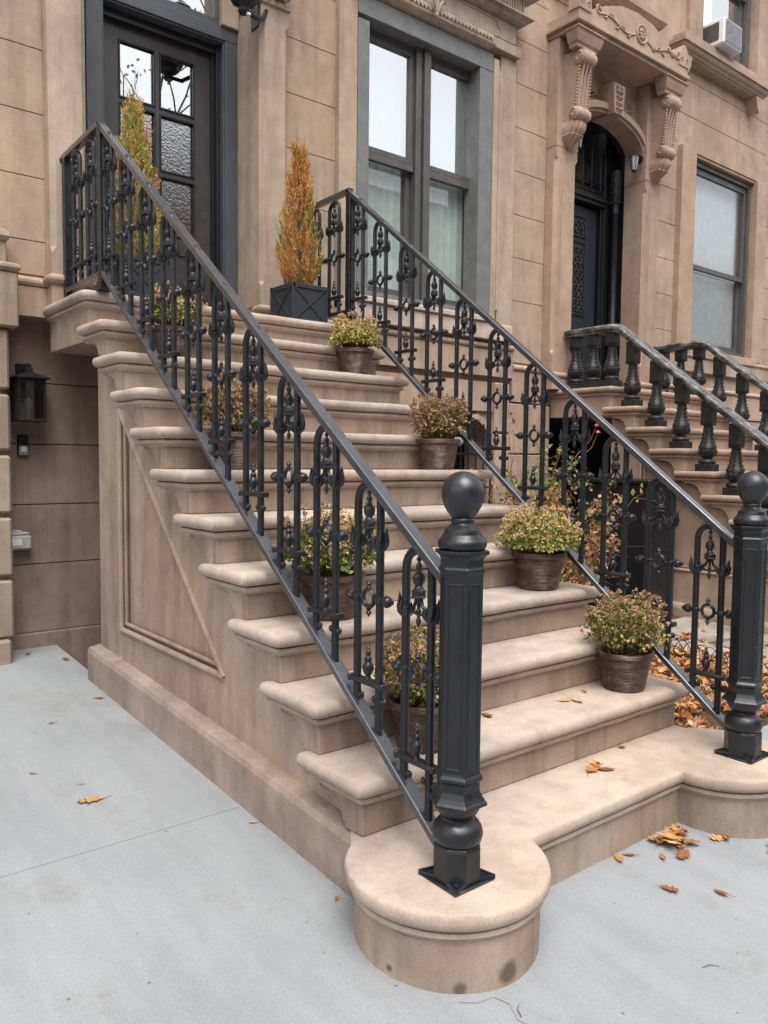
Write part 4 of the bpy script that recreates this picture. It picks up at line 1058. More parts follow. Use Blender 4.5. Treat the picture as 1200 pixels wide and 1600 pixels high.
w2 = sashwin(6.972, 8.19, 5.93, 7.68, 6.9, 3.16, M['sash'], M['glass'], False)
s = MB(); s.bbox(6.70, 6.968, 3.05, 3.3, 5.93, 7.8, .006); s.build('window_surround', M['ntrim'], nh); s = MB(); s.bbox(8.202, 8.34, 3.05, 3.3, 5.93, 7.8, .006); s.build('window_surround', M['ntrim'], nh)
s = MB()
moulding(s, 6.50, 8.20, [(0, 0), (.02, .004), (.03, .02), (.05, .03), (.05, .045), (.075, .06), (.09, .085), (.09, .10), (.11, .105), (.11, .15), (.08, .155)], 3.02, 5.70)
s.bbox(6.46, 8.24, 2.94, 3.2, 5.855, 5.928, .006)
for x in (6.55, 8.10): s.prism([(x-.07, 5.70), (x+.07, 5.70), (x+.05, 5.60), (x, 5.52), (x-.05, 5.60)], 2.96, 3.12, 'y')
s.build('window_sill', M['ntrim'], nh, smooth=35)
s = MB()                                            # second-floor sill above the hood, cut by the photo's top edge
moulding(s, 4.55, 5.95, [(0, 0), (.02, .004), (.03, .02), (.05, .03), (.05, .045), (.075, .06), (.09, .085), (.11, .105), (.11, .15)], 3.02, 5.72)
s.build('window_sill', M['ntrim'], nh, smooth=35)
MB().box(4.6, 12, 4.15, 4.2, 1.9, 8).build('interior_backing', M['void'], nh)
MB().box(4.62, 6.2, 3.3, 3.35, -.3, 1.9).build('passage_backing', M['void'], nh)
fit(nh)
for o in [k for k in COL.objects if k.parent in (ndr, w1, w2)]: o['_w'] = 1

# iron window guard
gr = empty('window_guard', (3.36, 3.06, .7), 'black iron grille over the arched basement window behind the stoop', 'window grille')
b = MB()
for i in range(9): x = 2.99+i*.092; b.tube([(x, 3.05, .74), (x, 3.05, 1.50+.25*sqrt(max(0, 1-((x-3.3575)/.41)**2)))], .008, 6)
for i in range(9):
    for z in (1.0, 1.26): b.ball((2.99+i*.092, 3.05, z), .016, 7, 5, sz=1.8)
b.build('upright_bar', M['black'], gr, smooth=50)
b = MB()
for z in (.80, 1.13, 1.42): b.tube([(2.96, 3.05, z), (3.76, 3.05, z)], .009, 6)
b.build('cross_rail', M['black'], gr)
fit(gr)

# ------------------------------------------------------------------ wall fittings
def box_lantern(loc, label, hgt=.27):
    x, y, z = loc; r = empty('wall_lantern', loc, label, 'wall lantern')
    b = MB(); b.bbox(x-.045, x+.045, y-.014, y, z+.12, z+.345, .003); b.bbox(x-.012, x+.012, y-.10, y-.014, z+.295, z+.315, .003); b.build('back_plate', M['black'], r)
    cy = y-.10; w = .072; b = MB()
    for sx in (-1, 1):
        for sy in (-1, 1): b.bbox(x+sx*w-.006, x+sx*w+.006, cy+sy*w-.006, cy+sy*w+.006, z+.012, z+.235, .001)
    for zz in (z, z+.235): b.bbox(x-w-.008, x+w+.008, cy-w-.008, cy+w+.008, zz, zz+.012, .002)
    b.build('lantern_cage', M['black'], r)
    b = MB(); s4 = sqrt(2); b.lathe([(.100*s4, .247), (.102*s4, .253), (.030*s4, .285), (.022*s4, .288), (.022*s4, .312), (.008, .318), (.006, .33), (.010, .337), (.001, .345)], (x, cy, z), 4, pi/4)
    b.build('lantern_roof', M['black'], r)
    b = MB(); c = w-.004; b.loft([[(x-c, cy-c, q), (x+c, cy-c, q), (x+c, cy+c, q), (x-c, cy+c, q)] for q in (z+.013, z+.234)]); b.build('lantern_glass', M['lampglass'], r)
    b = MB(); b.lathe([(.012, .012), (.012, .05), (.02, .07), (.026, .10), (.02, .13), (.004, .145)], (x, cy, z), 12); b.build('bulb', M['sash'], r, smooth=50)
    fit(r)
box_lantern((-.125, 3.215, 1.565), 'large black box lantern on the recess wall above the doorbell')
# lantern beside the main door, upper edge of the photo
def hang_lantern():
    x, y, z = 1.165, 2.86, 4.22; r = empty('wall_lantern', (x, y, z), 'black lantern at the top edge beside the front door pilaster', 'wall lantern')
    b = MB(); b.lathe([(.004, .0), (.03, .004), (.04, .02), (.035, .04), (.055, .06), (.085, .075), (.09, .09), (.11, .12), (.11, .135), (.02, .14)], (x, y, z), 8, pi/8); b.build('lantern_base', M['black'], r)
    b = MB()
    for k in range(8): a = pi/8+k*pi/4; b.tube([(x+.08*cos(a), y+.08*sin(a), z+.13), (x+.10*cos(a), y+.10*sin(a), z+.42)], .006, 5)
    b.lathe([(.125, .42), (.12, .44), (.05, .5), (.01, .56)], (x, y, z), 8, pi/8); b.build('lantern_cage', M['black'], r)
    b = MB(); b.lathe([(.075, .135), (.095, .42)], (x, y, z), 8, pi/8); b.build('lantern_glass', M['lampglass'], r)
    b = MB(); b.tube([(x, y, z+.03), (x+.1, y+.02, z+.02), (x+.20, y+.10, z+.08), (x+.24, y+.13, z+.16)], .016, 8); b.bbox(1.35, 1.362, 3.0, 3.1, z+.05, z+.3, .003); b.build('lantern_bracket', M['black'], r, smooth=40)
    b = MB(); b.bbox(x+.005, x+.03, y-.04, y-.02, z-.012, z+.004, .002); b.build('sensor', M['white'], r)
    fit(r)
hang_lantern()
def small_lantern(x, y, z, sgn, label):
    r = empty('wall_lantern', (x, y, z), label, 'wall lantern', 'small lanterns on the neighbouring door jambs')
    b = MB(); b.lathe([(.012, -.02), (.045, -.015), (.045, .0), (.03, .02)], (x, y, z+.05), 14, axis='x'); b.tube([(x, y, z+.06), (x-sgn*.05, y, z+.10), (x-sgn*.09, y, z+.09)], .009, 6); b.build('lantern_bracket', M['black'], r, smooth=40)
    cx = x-sgn*.09; b = MB()
    b.lathe([(.004, .10), (.03, .09), (.05, .07), (.052, .062)], (cx, y, z), 6); b.lathe([(.03, -.075), (.022, -.085), (.008, -.1)], (cx, y, z), 6); b.tube([(cx, y, z+.1), (cx, y, z+.125)], .005, 5)
    for k in range(6): a = k*pi/3; b.tube([(cx+.046*cos(a), y+.046*sin(a), z+.065), (cx+.03*cos(a), y+.03*sin(a), z-.075)], .004, 4)
    b.build('lantern_cage', M['black'], r)
    b = MB(); b.lathe([(.028, -.074), (.044, .064)], (cx, y, z), 6); b.build('lantern_glass', M['frost'], r); fit(r)
small_lantern(5.80, 3.02, 4.40, 1, 'small black lantern with frosted glass right of the neighbouring door')
small_lantern(4.715, 3.02, 4.40, -1, 'small lantern half hidden behind the left scroll console next door')
r = empty('video_doorbell', (-.138, 3.2, 1.42), 'silver and black video doorbell under the large lantern', 'doorbell')
b = MB(); b.bbox(-.169, -.107, 3.196, 3.221, 1.362, 1.484, .006); b.build('housing', M['black'], r)
b = MB(); b.bbox(-.165, -.111, 3.190, 3.197, 1.366, 1.424, .003); b.build('face_plate', M['silver'], r)
b = MB(); b.lathe([(.018, .0), (.018, -.004), (.014, -.006), (.002, -.006)], (-.138, 3.190, 1.402), 20, axis='y'); b.build('button', M['white'], r, smooth=40)
b = MB(); b.lathe([(.007, .0), (.007, -.003), (.001, -.004)], (-.138, 3.196, 1.452), 12, axis='y'); b.build('lens', M['void'], r)
fit(r)
r = empty('outlet_box', (-.17, 3.22, .85), 'weathered white outdoor outlet box low on the recess wall', 'outlet box')
b = MB(); b.bbox(-.252, -.112, 3.14, 3.221, .802, .888, .012); b.bbox(-.262, -.124, 3.15, 3.221, .888, .906, .006); b.lathe([(.03, 0), (.032, .006), (.024, .014), (.004, .016)], (-.19, 3.185, .905), 12); b.build('cover', M['dirtywhite'], r, smooth=35)
b = MB(); b.bbox(-.225, -.170, 3.137, 3.1405, .83, .87, .001); b.build('sticker', M['white'], r); 
b = MB(); b.tube([(-.25, 3.2, .82), (-.262, 3.2, .80), (-.265, 3.2, .6)], .012, 8); b.build('conduit', M['dirtywhite'], r); fit(r)
# window air conditioner
r = empty('air_conditioner', (7.15, 2.9, 5.93), 'white window air conditioner in the upper right window', 'air conditioner')
b = MB(); b.bbox(7.03, 7.42, 2.84, 3.45, 5.945, 6.22, .012); b.build('casing', M['white'], r)
b = MB()
for k in range(15): b.bbox(7.055, 7.395, 2.830, 2.8395, 5.97+k*.0155, 5.978+k*.0155, .001)
b.build('grille', M['silver'], r)
b = MB(); b.box(7.025, 7.0295, 2.9, 3.12, 5.99, 6.18); b.build('side_louvre', M['sash'], r)
fit(r)
b = MB(); b.box(7.02, 7.40, 3.205, 3.21, 6.28, 6.9); o = b.build('window_insulation_panel', M['white'], None)
tag(o, 'white panel in the window above the air conditioner', 'panel')

# black bin enclosure
r = empty('bin_enclosure', (4.29, 2.0, .12), 'black metal bin enclosure behind the rose bush beside the neighbouring stoop', 'bin enclosure')
b = MB(); b.bbox(4.07, 4.50, 1.69, 2.35, .09, 1.19, .006); b.bbox(4.10, 4.47, 1.682, 1.69, .16, 1.12, .003); b.build('body', M['black'], r)
b = MB(); b.bbox(4.045, 4.515, 1.66, 2.38, 1.192, 1.225, .006); b.build('lid', M['black'], r)
b = MB(); b.tube([(4.15, 1.682, .78), (4.15, 1.655, .78), (4.15, 1.655, .90), (4.15, 1.682, .90)], .007, 6); b.build('handle', M['iron'], r); fit(r)

# hooped wire edging, one thing
b = MB()
for i in range(12):
    y0 = .18+i*.13
    for off in (0, .065):
        b.tube([(3.42, y0+off+.065*(1-cos(a)), gz(y0)+.015+.11*sin(a)) for a in [pi*k/10 for k in range(11)]], .0028, 5)
    b.tube([(3.42, y0+.03, gz(y0)), (3.42, y0+.05, gz(y0)+.05), (3.42, y0+.02, gz(y0)+.075)], .0024, 4)
b.tube([(3.42, .15, gz(.15)+.04), (3.42, 1.85, gz(1.85)+.04)], .0028, 5)
tag(b.build('wire_garden_edging', M['iron'], smooth=60), 'low hooped wire edging along the flagstones in the garden bed', 'garden edging')

# ------------------------------------------------------------------ plants
def leafquad(b, c, n, up, L, Wd, curl=.2):
    "pointed two-fold leaf"
    n = n.normalized(); s = n.cross(up)
    s = s.normalized() if s.length > 1e-5 else n.orthogonal().normalized()
    u = s.cross(n).normalized()
    p = [c, c+u*L*.45+s*Wd*.5+n*L*curl*.3, c+u*L+n*L*curl*-.2, c+u*L*.45-s*Wd*.5+n*L*curl*.3, c+u*L*.5]
    o = len(b.v); b.v += [tuple(q) for q in p]; b.f += [(o, o+1, o+4), (o+1, o+2, o+4), (o+2, o+3, o+4), (o+3, o, o+4)]
def rv(): 
    v = Vector((RND.gauss(0, 1), RND.gauss(0, 1), RND.gauss(0, 1))); return v.normalized()
def pot_mesh():
    b = MB()
    b.lathe([(.078, 0), (.084, .003), (.090, .02), (.108, .125), (.112, .140), (.120, .143), (.122, .150), (.122, .162), (.118, .166), (.110, .165), (.107, .150), (.104, .14), (.001, .138)], (0, 0, 0), 40)
    return b
POT = mesh_from(pot_mesh(), 'pot', M['pot'], 35)
SOIL = mesh_from(MB().lathe([(.105, .138), (.1, .146), (.05, .150), (.001, .151)], (0, 0, 0), 20), 'soil', M['soil'], 40)
def mum(x, y, z, label, w=.17, h=.2, tan=.3, brown=.0, yellow=.2, green=.5, seed=1, sc=1.0, n=1500, stemmy=.3, droop=0):
    global RND
    RND = random.Random(seed)
    r = empty('potted_chrysanthemum', (x, y, z), label, 'potted plant', 'potted chrysanthemums on the stoop steps')
    p = put(POT, 'pot', r); p.scale = (sc, sc, sc); p.rotation_euler = (0, 0, U(0, 6)); q = put(SOIL, 'soil', p)
    zb = .15*sc
    # stems
    st = MB(); tips = []
    for i in range(int(70+90*stemmy)):
        a = U(0, 2*pi); rr = sqrt(R()); el = R()
        tip = Vector((cos(a)*w*rr, sin(a)*w*rr, zb+h*(.62+.38*sqrt(max(0, 1-rr*rr*.9)))*U(.80, 1.26)))
        bse = Vector((cos(a)*.06*rr*sc, sin(a)*.06*rr*sc, zb-.01))
        mid = bse.lerp(tip, .5)+Vector((cos(a)*w*.12, sin(a)*w*.12, U(-.01, .01)))
        st.tube([bse, mid, tip], [.0022, .0017, .001], 3, cap=False); tips.append((bse, mid, tip))
    st.build('stems', M['stem'], r, recalc=False)
    def spot(shell):
        a = U(0, 2*pi); ph = math.acos(1-R()*1.25); k = (U(.25, 1)**.45 if not shell else U(.9, 1.06))
        bump_ = 1+.30*noise.noise(Vector((cos(a)*1.9+seed*7, sin(a)*1.9, ph*2.2)))+.10*noise.noise(Vector((cos(a)*7+seed, sin(a)*7, ph*6)))
        c = Vector((w*k*sin(ph)*cos(a)*bump_, w*k*sin(ph)*sin(a)*bump_, zb+h*.36+h*.64*k*cos(ph)*bump_))
        return c
    mats = {'green': MB(), 'yellow': MB(), 'tan': MB(), 'brown': MB()}
    for i in range(int(n*(1.9-.75*min(1, stemmy)))):
        t_ = R(); c = spot(False)
        if stemmy > .6 and R() < .5:
            b0, m0, e0 = tips[RND.randrange(len(tips))]; c = (b0.lerp(m0, R()) if R() < .35 else m0.lerp(e0, R()))+rv()*.012
        relz = (c.z-zb)/h; patch = noise.noise(Vector((c.x*14, c.y*14, c.z*14+seed*3)))
        wts = dict(green=green*(1.3-relz*.8), yellow=yellow*(1+patch*1.6), brown=brown*.7*(.3+relz), tan=tan*.15)
        tot = sum(max(0, v) for v in wts.values()); x_ = R()*tot; key = 'green'
        for k_, v in wts.items():
            x_ -= max(0, v)
            if x_ <= 0: key = k_; break
        nrm = (Vector((c.x, c.y, (c.z-zb-h*.3)))*5+rv()*1.1)
        leafquad(mats[key], c, nrm, rv()+Vector((0, 0, -.3 if droop else .5)), U(.013, .023)*sc, U(.009, .015)*sc)
    for i in range(int(n*.42*(tan+brown)/.5)):
        c = spot(True) if R() > .25+.5*min(1, stemmy) else tips[RND.randrange(len(tips))][2]+rv()*.006
        relz = (c.z-zb)/h
        if relz < .45 and R() < .75: continue
        key = 'tan' if R()*(tan+brown) < tan else 'brown'
        for q_ in range(6):
            leafquad(mats[key], c+rv()*.003, rv()+Vector((0, 0, .6)), rv()+Vector((0, 0, .5)), U(.008, .014), U(.006, .009))
    if len(mats['brown'].f) < 1500: mats['tan'].add(mats['brown'].v, mats['brown'].f); mats['brown'] = MB()
    if 0 < len(mats['tan'].f) < 1500: mats['brown'].add(mats['tan'].v, mats['tan'].f); mats['tan'] = MB()
    for k_, mb_ in mats.items():
        if mb_.f: mb_.build({'green': 'green_foliage', 'yellow': 'yellow_foliage', 'tan': 'tan_flower_heads', 'brown': 'brown_flower_heads'}[k_], M['mum_'+k_], r, recalc=False)
    return r
T_ = lambda i: Z1+(i-1)*RZ
mum(1.498, .105, T_(2), 'potted chrysanthemum browning on top and green below, lowest pot on the right', .170, .225, .12, .42, .4, 1.1, 11, 1.02, 1700, .8)
mum(1.495, .590, T_(4), 'full round chrysanthemum with yellow and tan blooms, second pot up on the right', .195, .20, .55, .05, .4, .7, 12, 1.07, 2300, .2)
mum(1.508, 1.325, T_(7), 'dry twiggy brown chrysanthemum, third pot up on the right', .16, .215, .05, .95, .18, .14, 13, 1.0, 1100, 1.3)
mum(1.475, 2.045, T_(10), 'compact yellow green chrysanthemum, topmost pot on the right below the planter', .15, .19, .5, .0, .75, .4, 14, .97, 1900, .2)
mum(.335, .105, T_(2), 'wilted chrysanthemum with bright green base, lowest pot behind the left railing', .155, .20, .35, .5, .15, .8, 15, 1.02, 1500, .7, 1)
mum(.30, .60, T_(4), 'leafy green chrysanthemum with cream blooms, second pot up behind the left railing', .19, .225, .45, .12, .1, 1.0, 16, 1.05, 2200, .3)
mum(.28, 1.325, T_(7), 'russet brown chrysanthemum, third pot up behind the left railing', .16, .20, .3, .8, .1, .25, 17, 1.0, 1500, .9)
mum(.31, 2.06, T_(10), 'yellow and green chrysanthemum, topmost pot behind the left railing', .155, .20, .45, .0, .6, .5, 18, .97, 1900, .2)

def planter(x, y, z, S, H, label, tree_label, seed, mix_):
    global RND
    RND = random.Random(seed)
    r = empty('square_planter', (x, y, z), label, 'planter', 'square planters flanking the front door')
    b = MB(); s = S/2
    rings = []
    b.loft([[(x-s+o, y-s+o, z+q), (x+s-o, y-s+o, z+q), (x+s-o, y+s-o, z+q), (x-s+o, y+s-o, z+q)] for o, q in ((.008, 0), (0, .006), (0, H-.02), (.0, H-.002), (.004, H), (.016, H), (.02, H-.004), (.02, H-.03))], cap=True)
    b.build('planter_box', M['planter'], r)
    b = MB(); t_ = .011
    for k in range(4):
        L = MB(); d = -s
        L.bbox(-s+.001, s-.001, d-.007, d+.001, H-.030, H-.004, .002); L.bbox(-s+.001, s-.001, d-.007, d+.001, .004, .020, .002)
        L.bbox(-s-.006, -s+.018, d-.007, d+.001, .0, H, .002)
        for (x0, z0, x1, z1) in ((-s+.02, .02, s-.02, H-.03), (-s+.02, H-.03, s-.02, .02)):
            dx, dz = x1-x0, z1-z0; ln = sqrt(dx*dx+dz*dz); nx_, nz_ = -dz/ln*t_/2, dx/ln*t_/2
            L.prism([(x0+nx_, z0+nz_), (x1+nx_, z1+nz_), (x1-nx_, z1-nz_), (x0-nx_, z0-nz_)], d-.0055-(.0008 if z0 < z1 else 0), d+.001, 'y')
        L.xf(Matrix.Translation((x, y, z)) @ Matrix.Rotation(k*pi/2, 4, 'Z')); b.add(L.v, L.f)
    b.build('cross_frame', M['planter'], r)
    b = MB(); b.box(x-s+.019, x+s-.019, y-s+.019, y+s-.019, z+H-.05, z+H-.028); b.build('soil', M['soil'], r); fit(r)
    # columnar conifer: a thing of its own
    zb = z+H-.03; th = 3.46-zb
    t = empty('columnar_conifer', (x, y, zb), tree_label, 'small conifer', 'columnar conifers in the square planters')
    b = MB(); b.tube([(0, 0, -.01), (.004, 0, th*.5), (0, .004, th*.85)], [.012, .008, .003], 6); b.build('trunk', M['bark'], t)
    gro, grn = MB(), MB(); bare = MB()
    def rad(h_): # crown radius at relative height
        return .168*min(1, (h_+.12)/.22)*max(.04, 1-max(0, h_-.22)*1.12)**1.05
    for i in range(720):
        h0 = R()**1.15*.86; a = U(0, 2*pi); rr = rad(h0)*U(.25, .8)
        cl = noise.noise(Vector((cos(a)*1.5+seed, sin(a)*1.5, h0*4)))
        L0 = U(.07, .15)*(1+.5*cl)*(1-.35*h0); out = U(.18, .5)*(1-.5*h0)
        base = Vector((cos(a)*rr, sin(a)*rr, h0*th)); d0 = (Vector((cos(a)*out, sin(a)*out, 1))+rv()*.12).normalized()
        if base.z+L0 > th*1.02: L0 = max(.02, th*1.02-base.z)
        p = noise.noise(Vector((cos(a)*1.3+seed, sin(a)*1.3, h0*3.2)))
        og = mix_(h0, p) > R(); bare.tube([base, base+d0*L0], [.0012, .0005], 3, cap=False)
        for j in range(26):
            u_ = j/26; c = base+d0*(L0*u_)+rv()*.004
            tgt = (gro if R() < .88 else grn) if og else (grn if R() < .85 else gro)
            dd = (d0+rv()*.62).normalized()*U(.012, .030)*(1.1-.5*u_); sd_ = dd.cross(rv()).normalized()*U(.0014, .0030)
            o = len(tgt.v); m_ = c+dd*.5
            tgt.v += [tuple(c-sd_*.6), tuple(c+sd_*.6), tuple(m_+sd_), tuple(c+dd), tuple(m_-sd_)]
            tgt.f += [(o, o+1, o+2, o+3, o+4)]
    for i in range(60):
        h_ = U(.35, .98); a = U(0, 2*pi); rr = rad(h_)
        c = Vector((cos(a)*rr*.4, sin(a)*rr*.4, h_*th)); e = c+Vector((cos(a)*.03, sin(a)*.03, U(.05, .11)))
        bare.tube([c, c.lerp(e, .5)+rv()*.006, e], [.0015, .0012, .0006], 3, cap=False)
    gro.build('orange_sprays', M['con_orange'], t, recalc=False); grn.build('green_sprays', M['con_green'] if seed == 31 else M['con_mixed'], t, recalc=False)
    bare.build('bare_twigs', M['stem'], t, recalc=False)
planter(1.425, 2.60, 2.236, .26, .245, 'dark square planter with crossed sides right of the front door', 'narrow conifer turned mostly orange in the right planter', 31, lambda h, p: .95 if h > .58 else .55+p*2.6)
planter(.335, 2.62, 2.236, .26, .245, 'dark square planter behind the left railing by the front door', 'narrow yellow green conifer with a bare orange tip in the left planter', 32, lambda h, p: .80 if h > .80 else .04+max(0, p)*1.8)

# rose bush in the bed
RND = random.Random(5)
rb = empty('rose_bush', (3.25, 2.2, .12), 'tangled rose bush with dead tan leaves and a few pink blooms between the stoops', 'rose bush')
cn = MB(); anchors = []
for i in range(170):
    bx, by = 3.15+U(-.25, .35), 2.1+U(-.25, .3); a = U(0, 2*pi); rch = U(.15, .85); top = U(.6, 1.75)*(1-.2*rch)
    pts = []; p = Vector((bx, by, gz(by)-.01)); 
    for k in range(9):
        f_ = k/8; pts.append(Vector((bx+cos(a)*rch*f_**1.5*.9, by+sin(a)*rch*f_**1.5*.6-.12*f_, gz(by)+top*(f_-.30*f_**3*rch*1.6)))+rv()*.022*f_)
    cn.tube(pts, [.0055-.0045*k/8 for k in range(9)], 5, cap=False); anchors += pts[2:]
    if R() < .85:
        for s_ in range(3):
            q = pts[RND.randint(3, 7)]; e = q+rv()*U(.08, .22)+Vector((0, 0, .03)); cn.tube([q, q.lerp(e, .5)+rv()*.02, e], [.0022, .0016, .0008], 4, cap=False); anchors += [e, q.lerp(e, .5)]
cn.build('canes', M['cane'], rb, smooth=60, recalc=False)
dead, grn = MB(), MB()
for i in range(7800):
    c = anchors[RND.randrange(len(anchors))]+rv()*U(0, .055)
    hgt = c.z-gz(2.0)
    isg = R() < (.12 if hgt < .75 else .32 if hgt < 1.05 else .75)
    if noise.noise(c*3.2) < (-.12 if isg else -.02): continue
    leafquad(grn if isg else dead, c, rv()+Vector((-.4, -.6, .3)), rv()+Vector((0, 0, -.6 if not isg else .2)), U(.028, .058), U(.018, .034), U(.1, .8))
dead.build('dead_leaves', M['rose_dead'], rb, recalc=False); grn.build('green_leaves', M['rose_green'], rb, recalc=False)
for bp_ in ((3.50, 2.28, 1.63), (4.06, 2.16, 1.60), (3.47, 2.35, 1.83), (4.16, 2.25, 1.66)):
    bl = MB(); c = Vector(bp_)
    for k in range(16):
        a = k*2.4; rr = .006+.0012*k; leafquad(bl, c+Vector((cos(a)*rr, sin(a)*rr, .012-.001*k))*.8, Vector((cos(a), sin(a), .3)), Vector((cos(a)*.4, sin(a)*.4, 1)), .020, .020, .5)
    bl.build('pink_bloom', M['pink'], rb, recalc=False)
    s_ = MB(); s_.tube([c, c+Vector((-.05, .02, -.12)), Vector((3.6, 2.25, 1.2))], [.002, .002, .003], 4); s_.build('flower_stem', M['cane'], rb, recalc=False)
fit(rb)
# small green plants at the bed edge
RND = random.Random(9)
b = MB()
for (cx, cy, n_, rr) in ((2.75, .35, 70, .12), (2.95, .62, 60, .11), (3.15, .25, 80, .13), (2.3, .5, 30, .08)):
    for i in range(n_):
        a = U(0, 2*pi); q = rr*sqrt(R()); c = Vector((cx+q*cos(a), cy+q*sin(a), gz(cy)+U(.01, .07)))
        leafquad(b, c, rv()+Vector((0, 0, 1)), rv(), U(.02, .04), U(.015, .025))
tag(b.build('ground_cover', M['rose_green'], recalc=False), 'small green weeds growing through the leaf litter', 'ground cover', kind='stuff')

# ------------------------------------------------------------------ fallen leaves
OAK = [(0, 0), (.10, .05), (.14, .20), (.30, .30), (.16, .34), (.20, .48), (.40, .62), (.20, .60), (.16, .74), (.26, .88), (.10, .84), (0, 1.0)]
def oakleaf(b, c, size, yaw, tilt, curl, lobed=True, roll=0):
    if lobed: half = OAK
    else: half = [(0, 0), (.12, .15), (.20, .38), (.19, .6), (.11, .82), (0, 1.0)]
    mt = Matrix.Translation(c) @ Matrix.Rotation(yaw, 4, 'Z') @ Matrix.Rotation(tilt, 4, 'X') @ Matrix.Rotation(roll, 4, 'Y')
    def P(u, v):
        zc = curl*((v-.5)**2*1.4+abs(u)*1.3*(.7+.6*v))+.05*curl*sin(v*14+u*9)
        return tuple(mt @ Vector((u*size, (v-.5)*size, zc*size)))
    o = len(b.v); n = len(half)
    b.v += [P(0, v) for _, v in half]+[P(u, v) for u, v in half]+[P(-u, v) for u, v in half]
    for i in range(n-1):
        b.f += [(o+i, o+n+i, o+n+i+1, o+i+1), (o+i, o+i+1, o+2*n+i+1, o+2*n+i)]
    b.tube([P(0, 0), tuple(mt @ Vector((.01*size, -.62*size, .02*size))), tuple(mt @ Vector((.08*size, -.80*size, .05*size)))], [.0016, .0011, .0009], 4)
RND = random.Random(21)
b = MB()
for i in range(5200):
    x, y = U(1.77, 3.5), U(.06, 1.5)
    if i > 4200: x, y = U(3.45, 4.5), U(.05, 1.5)
    if i > 4200 and R() > .33*(1-(x-3.45)): continue
    if noise.noise(Vector((x*2.3, y*2.3, 4))) < -.42: continue
    c = Vector((x, y, gz(y)+.008+U(0, .045)*(1 if x < 3.45 else .3)))
    if RND.random() < .45: oakleaf(b, c, U(.05, .085), U(0, 6.3), U(-.5, .5), U(.2, .9), R() < .6, U(-.5, .5))
    else: leafquad(b, c, rv()*.7+Vector((0, 0, 1)), rv(), U(.04, .075), U(.025, .045), U(.2, 1))
tag(b.build('leaf_litter', M['litter'], recalc=False), 'thick litter of fallen brown leaves in the garden bed', 'leaf litter', kind='stuff')
# single leaves lying on pavement and steps: (x, y, z or None, size, label, lobed)
LV = [(-.471, 1.078, None, .10, 'curled yellow brown leaf alone on the left pavement', True),
      (-.585, 1.423, None, .028, 'tiny leaf scrap on the left pavement above the curled leaf', False),
      (-.37, 1.91, None, .034, 'small brown leaf on the left pavement near the stone pier', False),
      (-.45, 1.23, None, .022, 'tiny tan leaf scrap beside the curled leaf on the left pavement', False),
      (-.071, 2.13, None, .05, 'small brown leaf at the foot of the stoop base near its rear corner', False),
      (-.013, 2.86, None, .06, 'brown leaf by the sunken passage edge under the landing', True),
      (-.17, 3.06, None, .05, 'dull yellow leaf against the recess wall foot', False),
      (-.045, .60, None, .035, 'round dry leaf against the long stoop base course', False),
      (-.06, .05, None, .03, 'crumpled tan leaf in the corner beside the round bottom step', False),
      (1.025, -.394, None, .055, 'pointed yellow leaf lying flat near the leaf pile', False),
      (1.095, -.432, None, .085, 'spread tan oak leaf right of the leaf pile', True),
      (.862, -.524, None, .06, 'folded red brown leaf alone below the bottom step', True),
      (.985, -.633, None, .055, 'small curled brown leaf farthest out on the right pavement', False),
      (.882, -.315, None, .065, 'rolled rust leaf against the bottom riser', False),
      (.935, -.318, None, .05, 'pale yellow leaf beside the rolled rust leaf', False),
      (1.315, -.44, None, .07, 'yellow leaf by the right round step end', True),
      (1.345, -.455, None, .06, 'dark brown curled leaf by the right round step end', False),
      (1.44, -.59, None, .09, 'orange brown oak leaf at the right edge of the photo', True),
      (1.40, -.60, None, .07, 'yellow folded leaf at the right edge of the photo', False),
      (1.02, -.10, T_(1), .10, 'bunched brown leaf cluster with long stem on the bottom tread', True),
      (1.05, -.13, T_(1), .08, 'narrow brown leaf in the cluster on the bottom tread', False),
      (1.30, -.03, T_(1), .04, 'small upright brown leaf at the foot of the second riser', False),
      (1.13, .13, T_(2), .055, 'red brown leaf on the second tread near the pot', False),
      (1.17, .10, T_(2), .065, 'yellow lobed leaf on the second tread', True),
      (1.30, .16, T_(2), .035, 'tan leaf scrap left of the lowest right pot', False),
      (.74, .19, T_(2), .065, 'tan leaf on the second tread just right of the newel post', True),
      (.45, .85, T_(5), .075, 'orange leaf on the fifth tread behind the left railing', True)]
for i, (x, y, z, s_, lb, lobed) in enumerate(LV):
    b = MB(); zz = (gz(y) if z is None else z)+.006
    oakleaf(b, Vector((0, 0, 0)), s_, U(0, 6.3), U(-.10, .10), U(.08, .32) if s_ > .04 else .4, lobed, U(-.15, .15))
    zmin = min(v[2] for v in b.v)
    o = b.build('fallen_leaf', M['oak'], recalc=False, smooth=180); o.location = (x, y, zz-.004-zmin if zmin < 0 else zz)
    tag(o, lb, 'fallen leaf', 'fallen leaves on the pavement and steps')
RND = random.Random(77)
for i in range(10):       # heap at the inner corner of the bottom step
    b = MB(); oakleaf(b, Vector((0, 0, 0)), U(.075, .105), U(0, 6.3), U(-.15, .15), U(.08, .35), i % 3 != 0, U(-.2, .2))
    zmin = min(v[2] for v in b.v); o = b.build('fallen_leaf', M['oak'], recalc=False, smooth=180)
    x, y = 1.175+U(-.07, .07), -.355+U(-.045, .03); o.location = (x, y, gz(y)-zmin+.002+i*.0022)
    tag(o, 'brown oak leaf in the heap at the inner corner of the bottom step', 'fallen leaf', 'leaf heap at the inner corner of the bottom step')
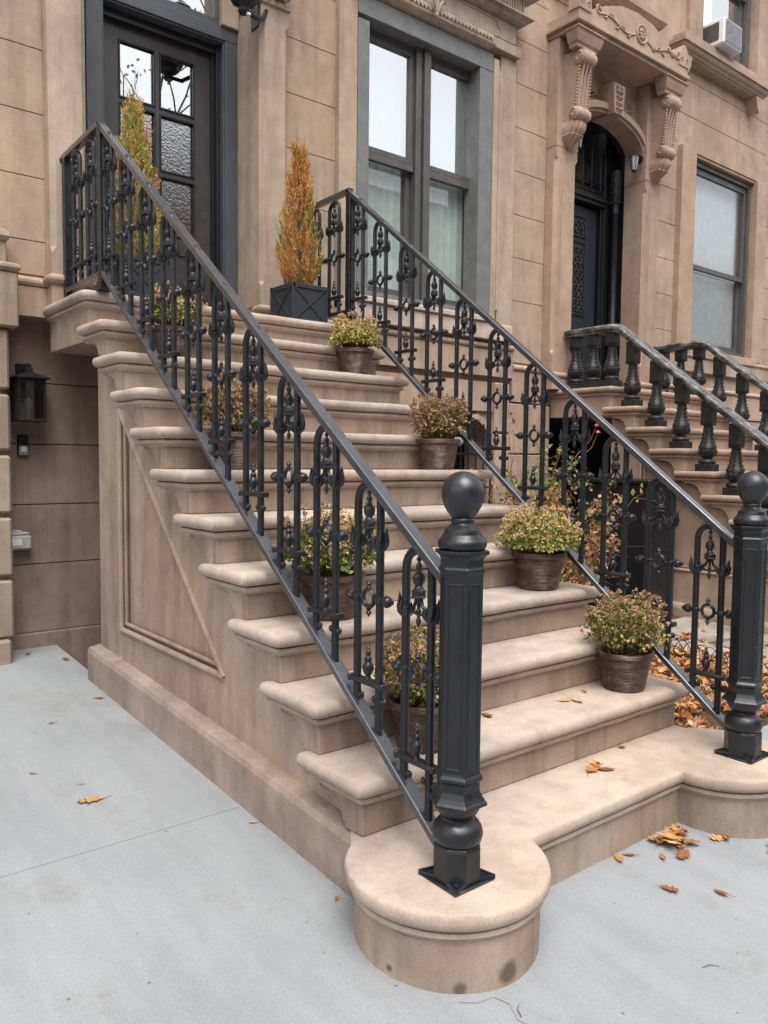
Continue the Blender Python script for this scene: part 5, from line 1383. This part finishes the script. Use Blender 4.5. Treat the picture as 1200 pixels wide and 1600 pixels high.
# twigs
for (x, y, a, L, lb) in ((1.0, -.93, .4, .07, 'thin dark twig low on the right pavement'), (.62, -.80, -.5, .05, 'small bent twig near the bottom right of the pavement'), (.05, -.60, .9, .05, 'thin twig in front of the round bottom step')):
    b = MB(); b.tube([(-L/2, 0, 0), (0, .006, .002), (L/2, -.003, 0)], [.0014, .0012, .0006], 5); o = b.build('fallen_twig', M['stem']); o.location = (x, y, gz(y)+.002); o.rotation_euler = (0, 0, a)
    tag(o, lb, 'twig', 'fallen twigs on the pavement')

# ------------------------------------------------------------------ across the street (seen in the window reflections)
opp = empty('row_house', (0, -18.5, -.2), 'long brick terrace across the street seen mirrored in the windows', 'house')
b = MB(); b.box(-60, 60, -30, -19, -.3, 12.4); b.box(-60, 60, -19.0, -18.6, 12.1, 12.8); b.build('wall', M['brick'], opp)
b = MB()
for i in range(40):
    for z in (1.5, 4.8, 8.2): b.bbox(-50+i*2.5, -49+i*2.5, -19.0, -18.95, z, z+1.9, .01)
b.build('window', M['white'], opp); fit(opp)
RND = random.Random(4)
def bare_tree(x, y, h, label):
    t = empty('street_tree', (x, y, -.18), label, 'tree'); br = MB(); lf = MB()
    def grow(p, d, L, r, lev):
        pts = [p]; q = p.copy(); dd = d.copy()
        for k in range(4): dd = (dd+rv()*.16+Vector((0, 0, .05))).normalized(); q = q+dd*L/4; pts.append(q.copy())
        br.tube(pts, [r*(1-.11*k) for k in range(5)], 6 if lev < 2 else 4, cap=False)
        if lev < 4:
            for k in range(3): grow(pts[RND.randint(2, 4)], (dd+rv()*.75).normalized(), L*.68, r*.55, lev+1)
        elif R() < .75:
            for k in range(5): leafquad(lf, pts[-1]+rv()*.2, rv(), rv(), .08, .045)
    grow(Vector((0, 0, 0)), Vector((0, 0, 1)), h*.33, h*.012, 0)
    br.build('trunk', M['bark'], t, recalc=False); lf.build('crown', M['mum_brown'], t, recalc=False)
bare_tree(2.9, -5.2, 13.0, 'nearly bare street tree mirrored in the front door glass')
bare_tree(-3.5, -14.6, 8, 'nearly bare street tree on the far pavement')
for o in COL.objects:
    if '_w' in o.keys(): del o['_w']
print('OBJECTS', len(COL.objects), 'FACES', sum(len(o.data.polygons) for o in COL.objects if o.type == 'MESH'))
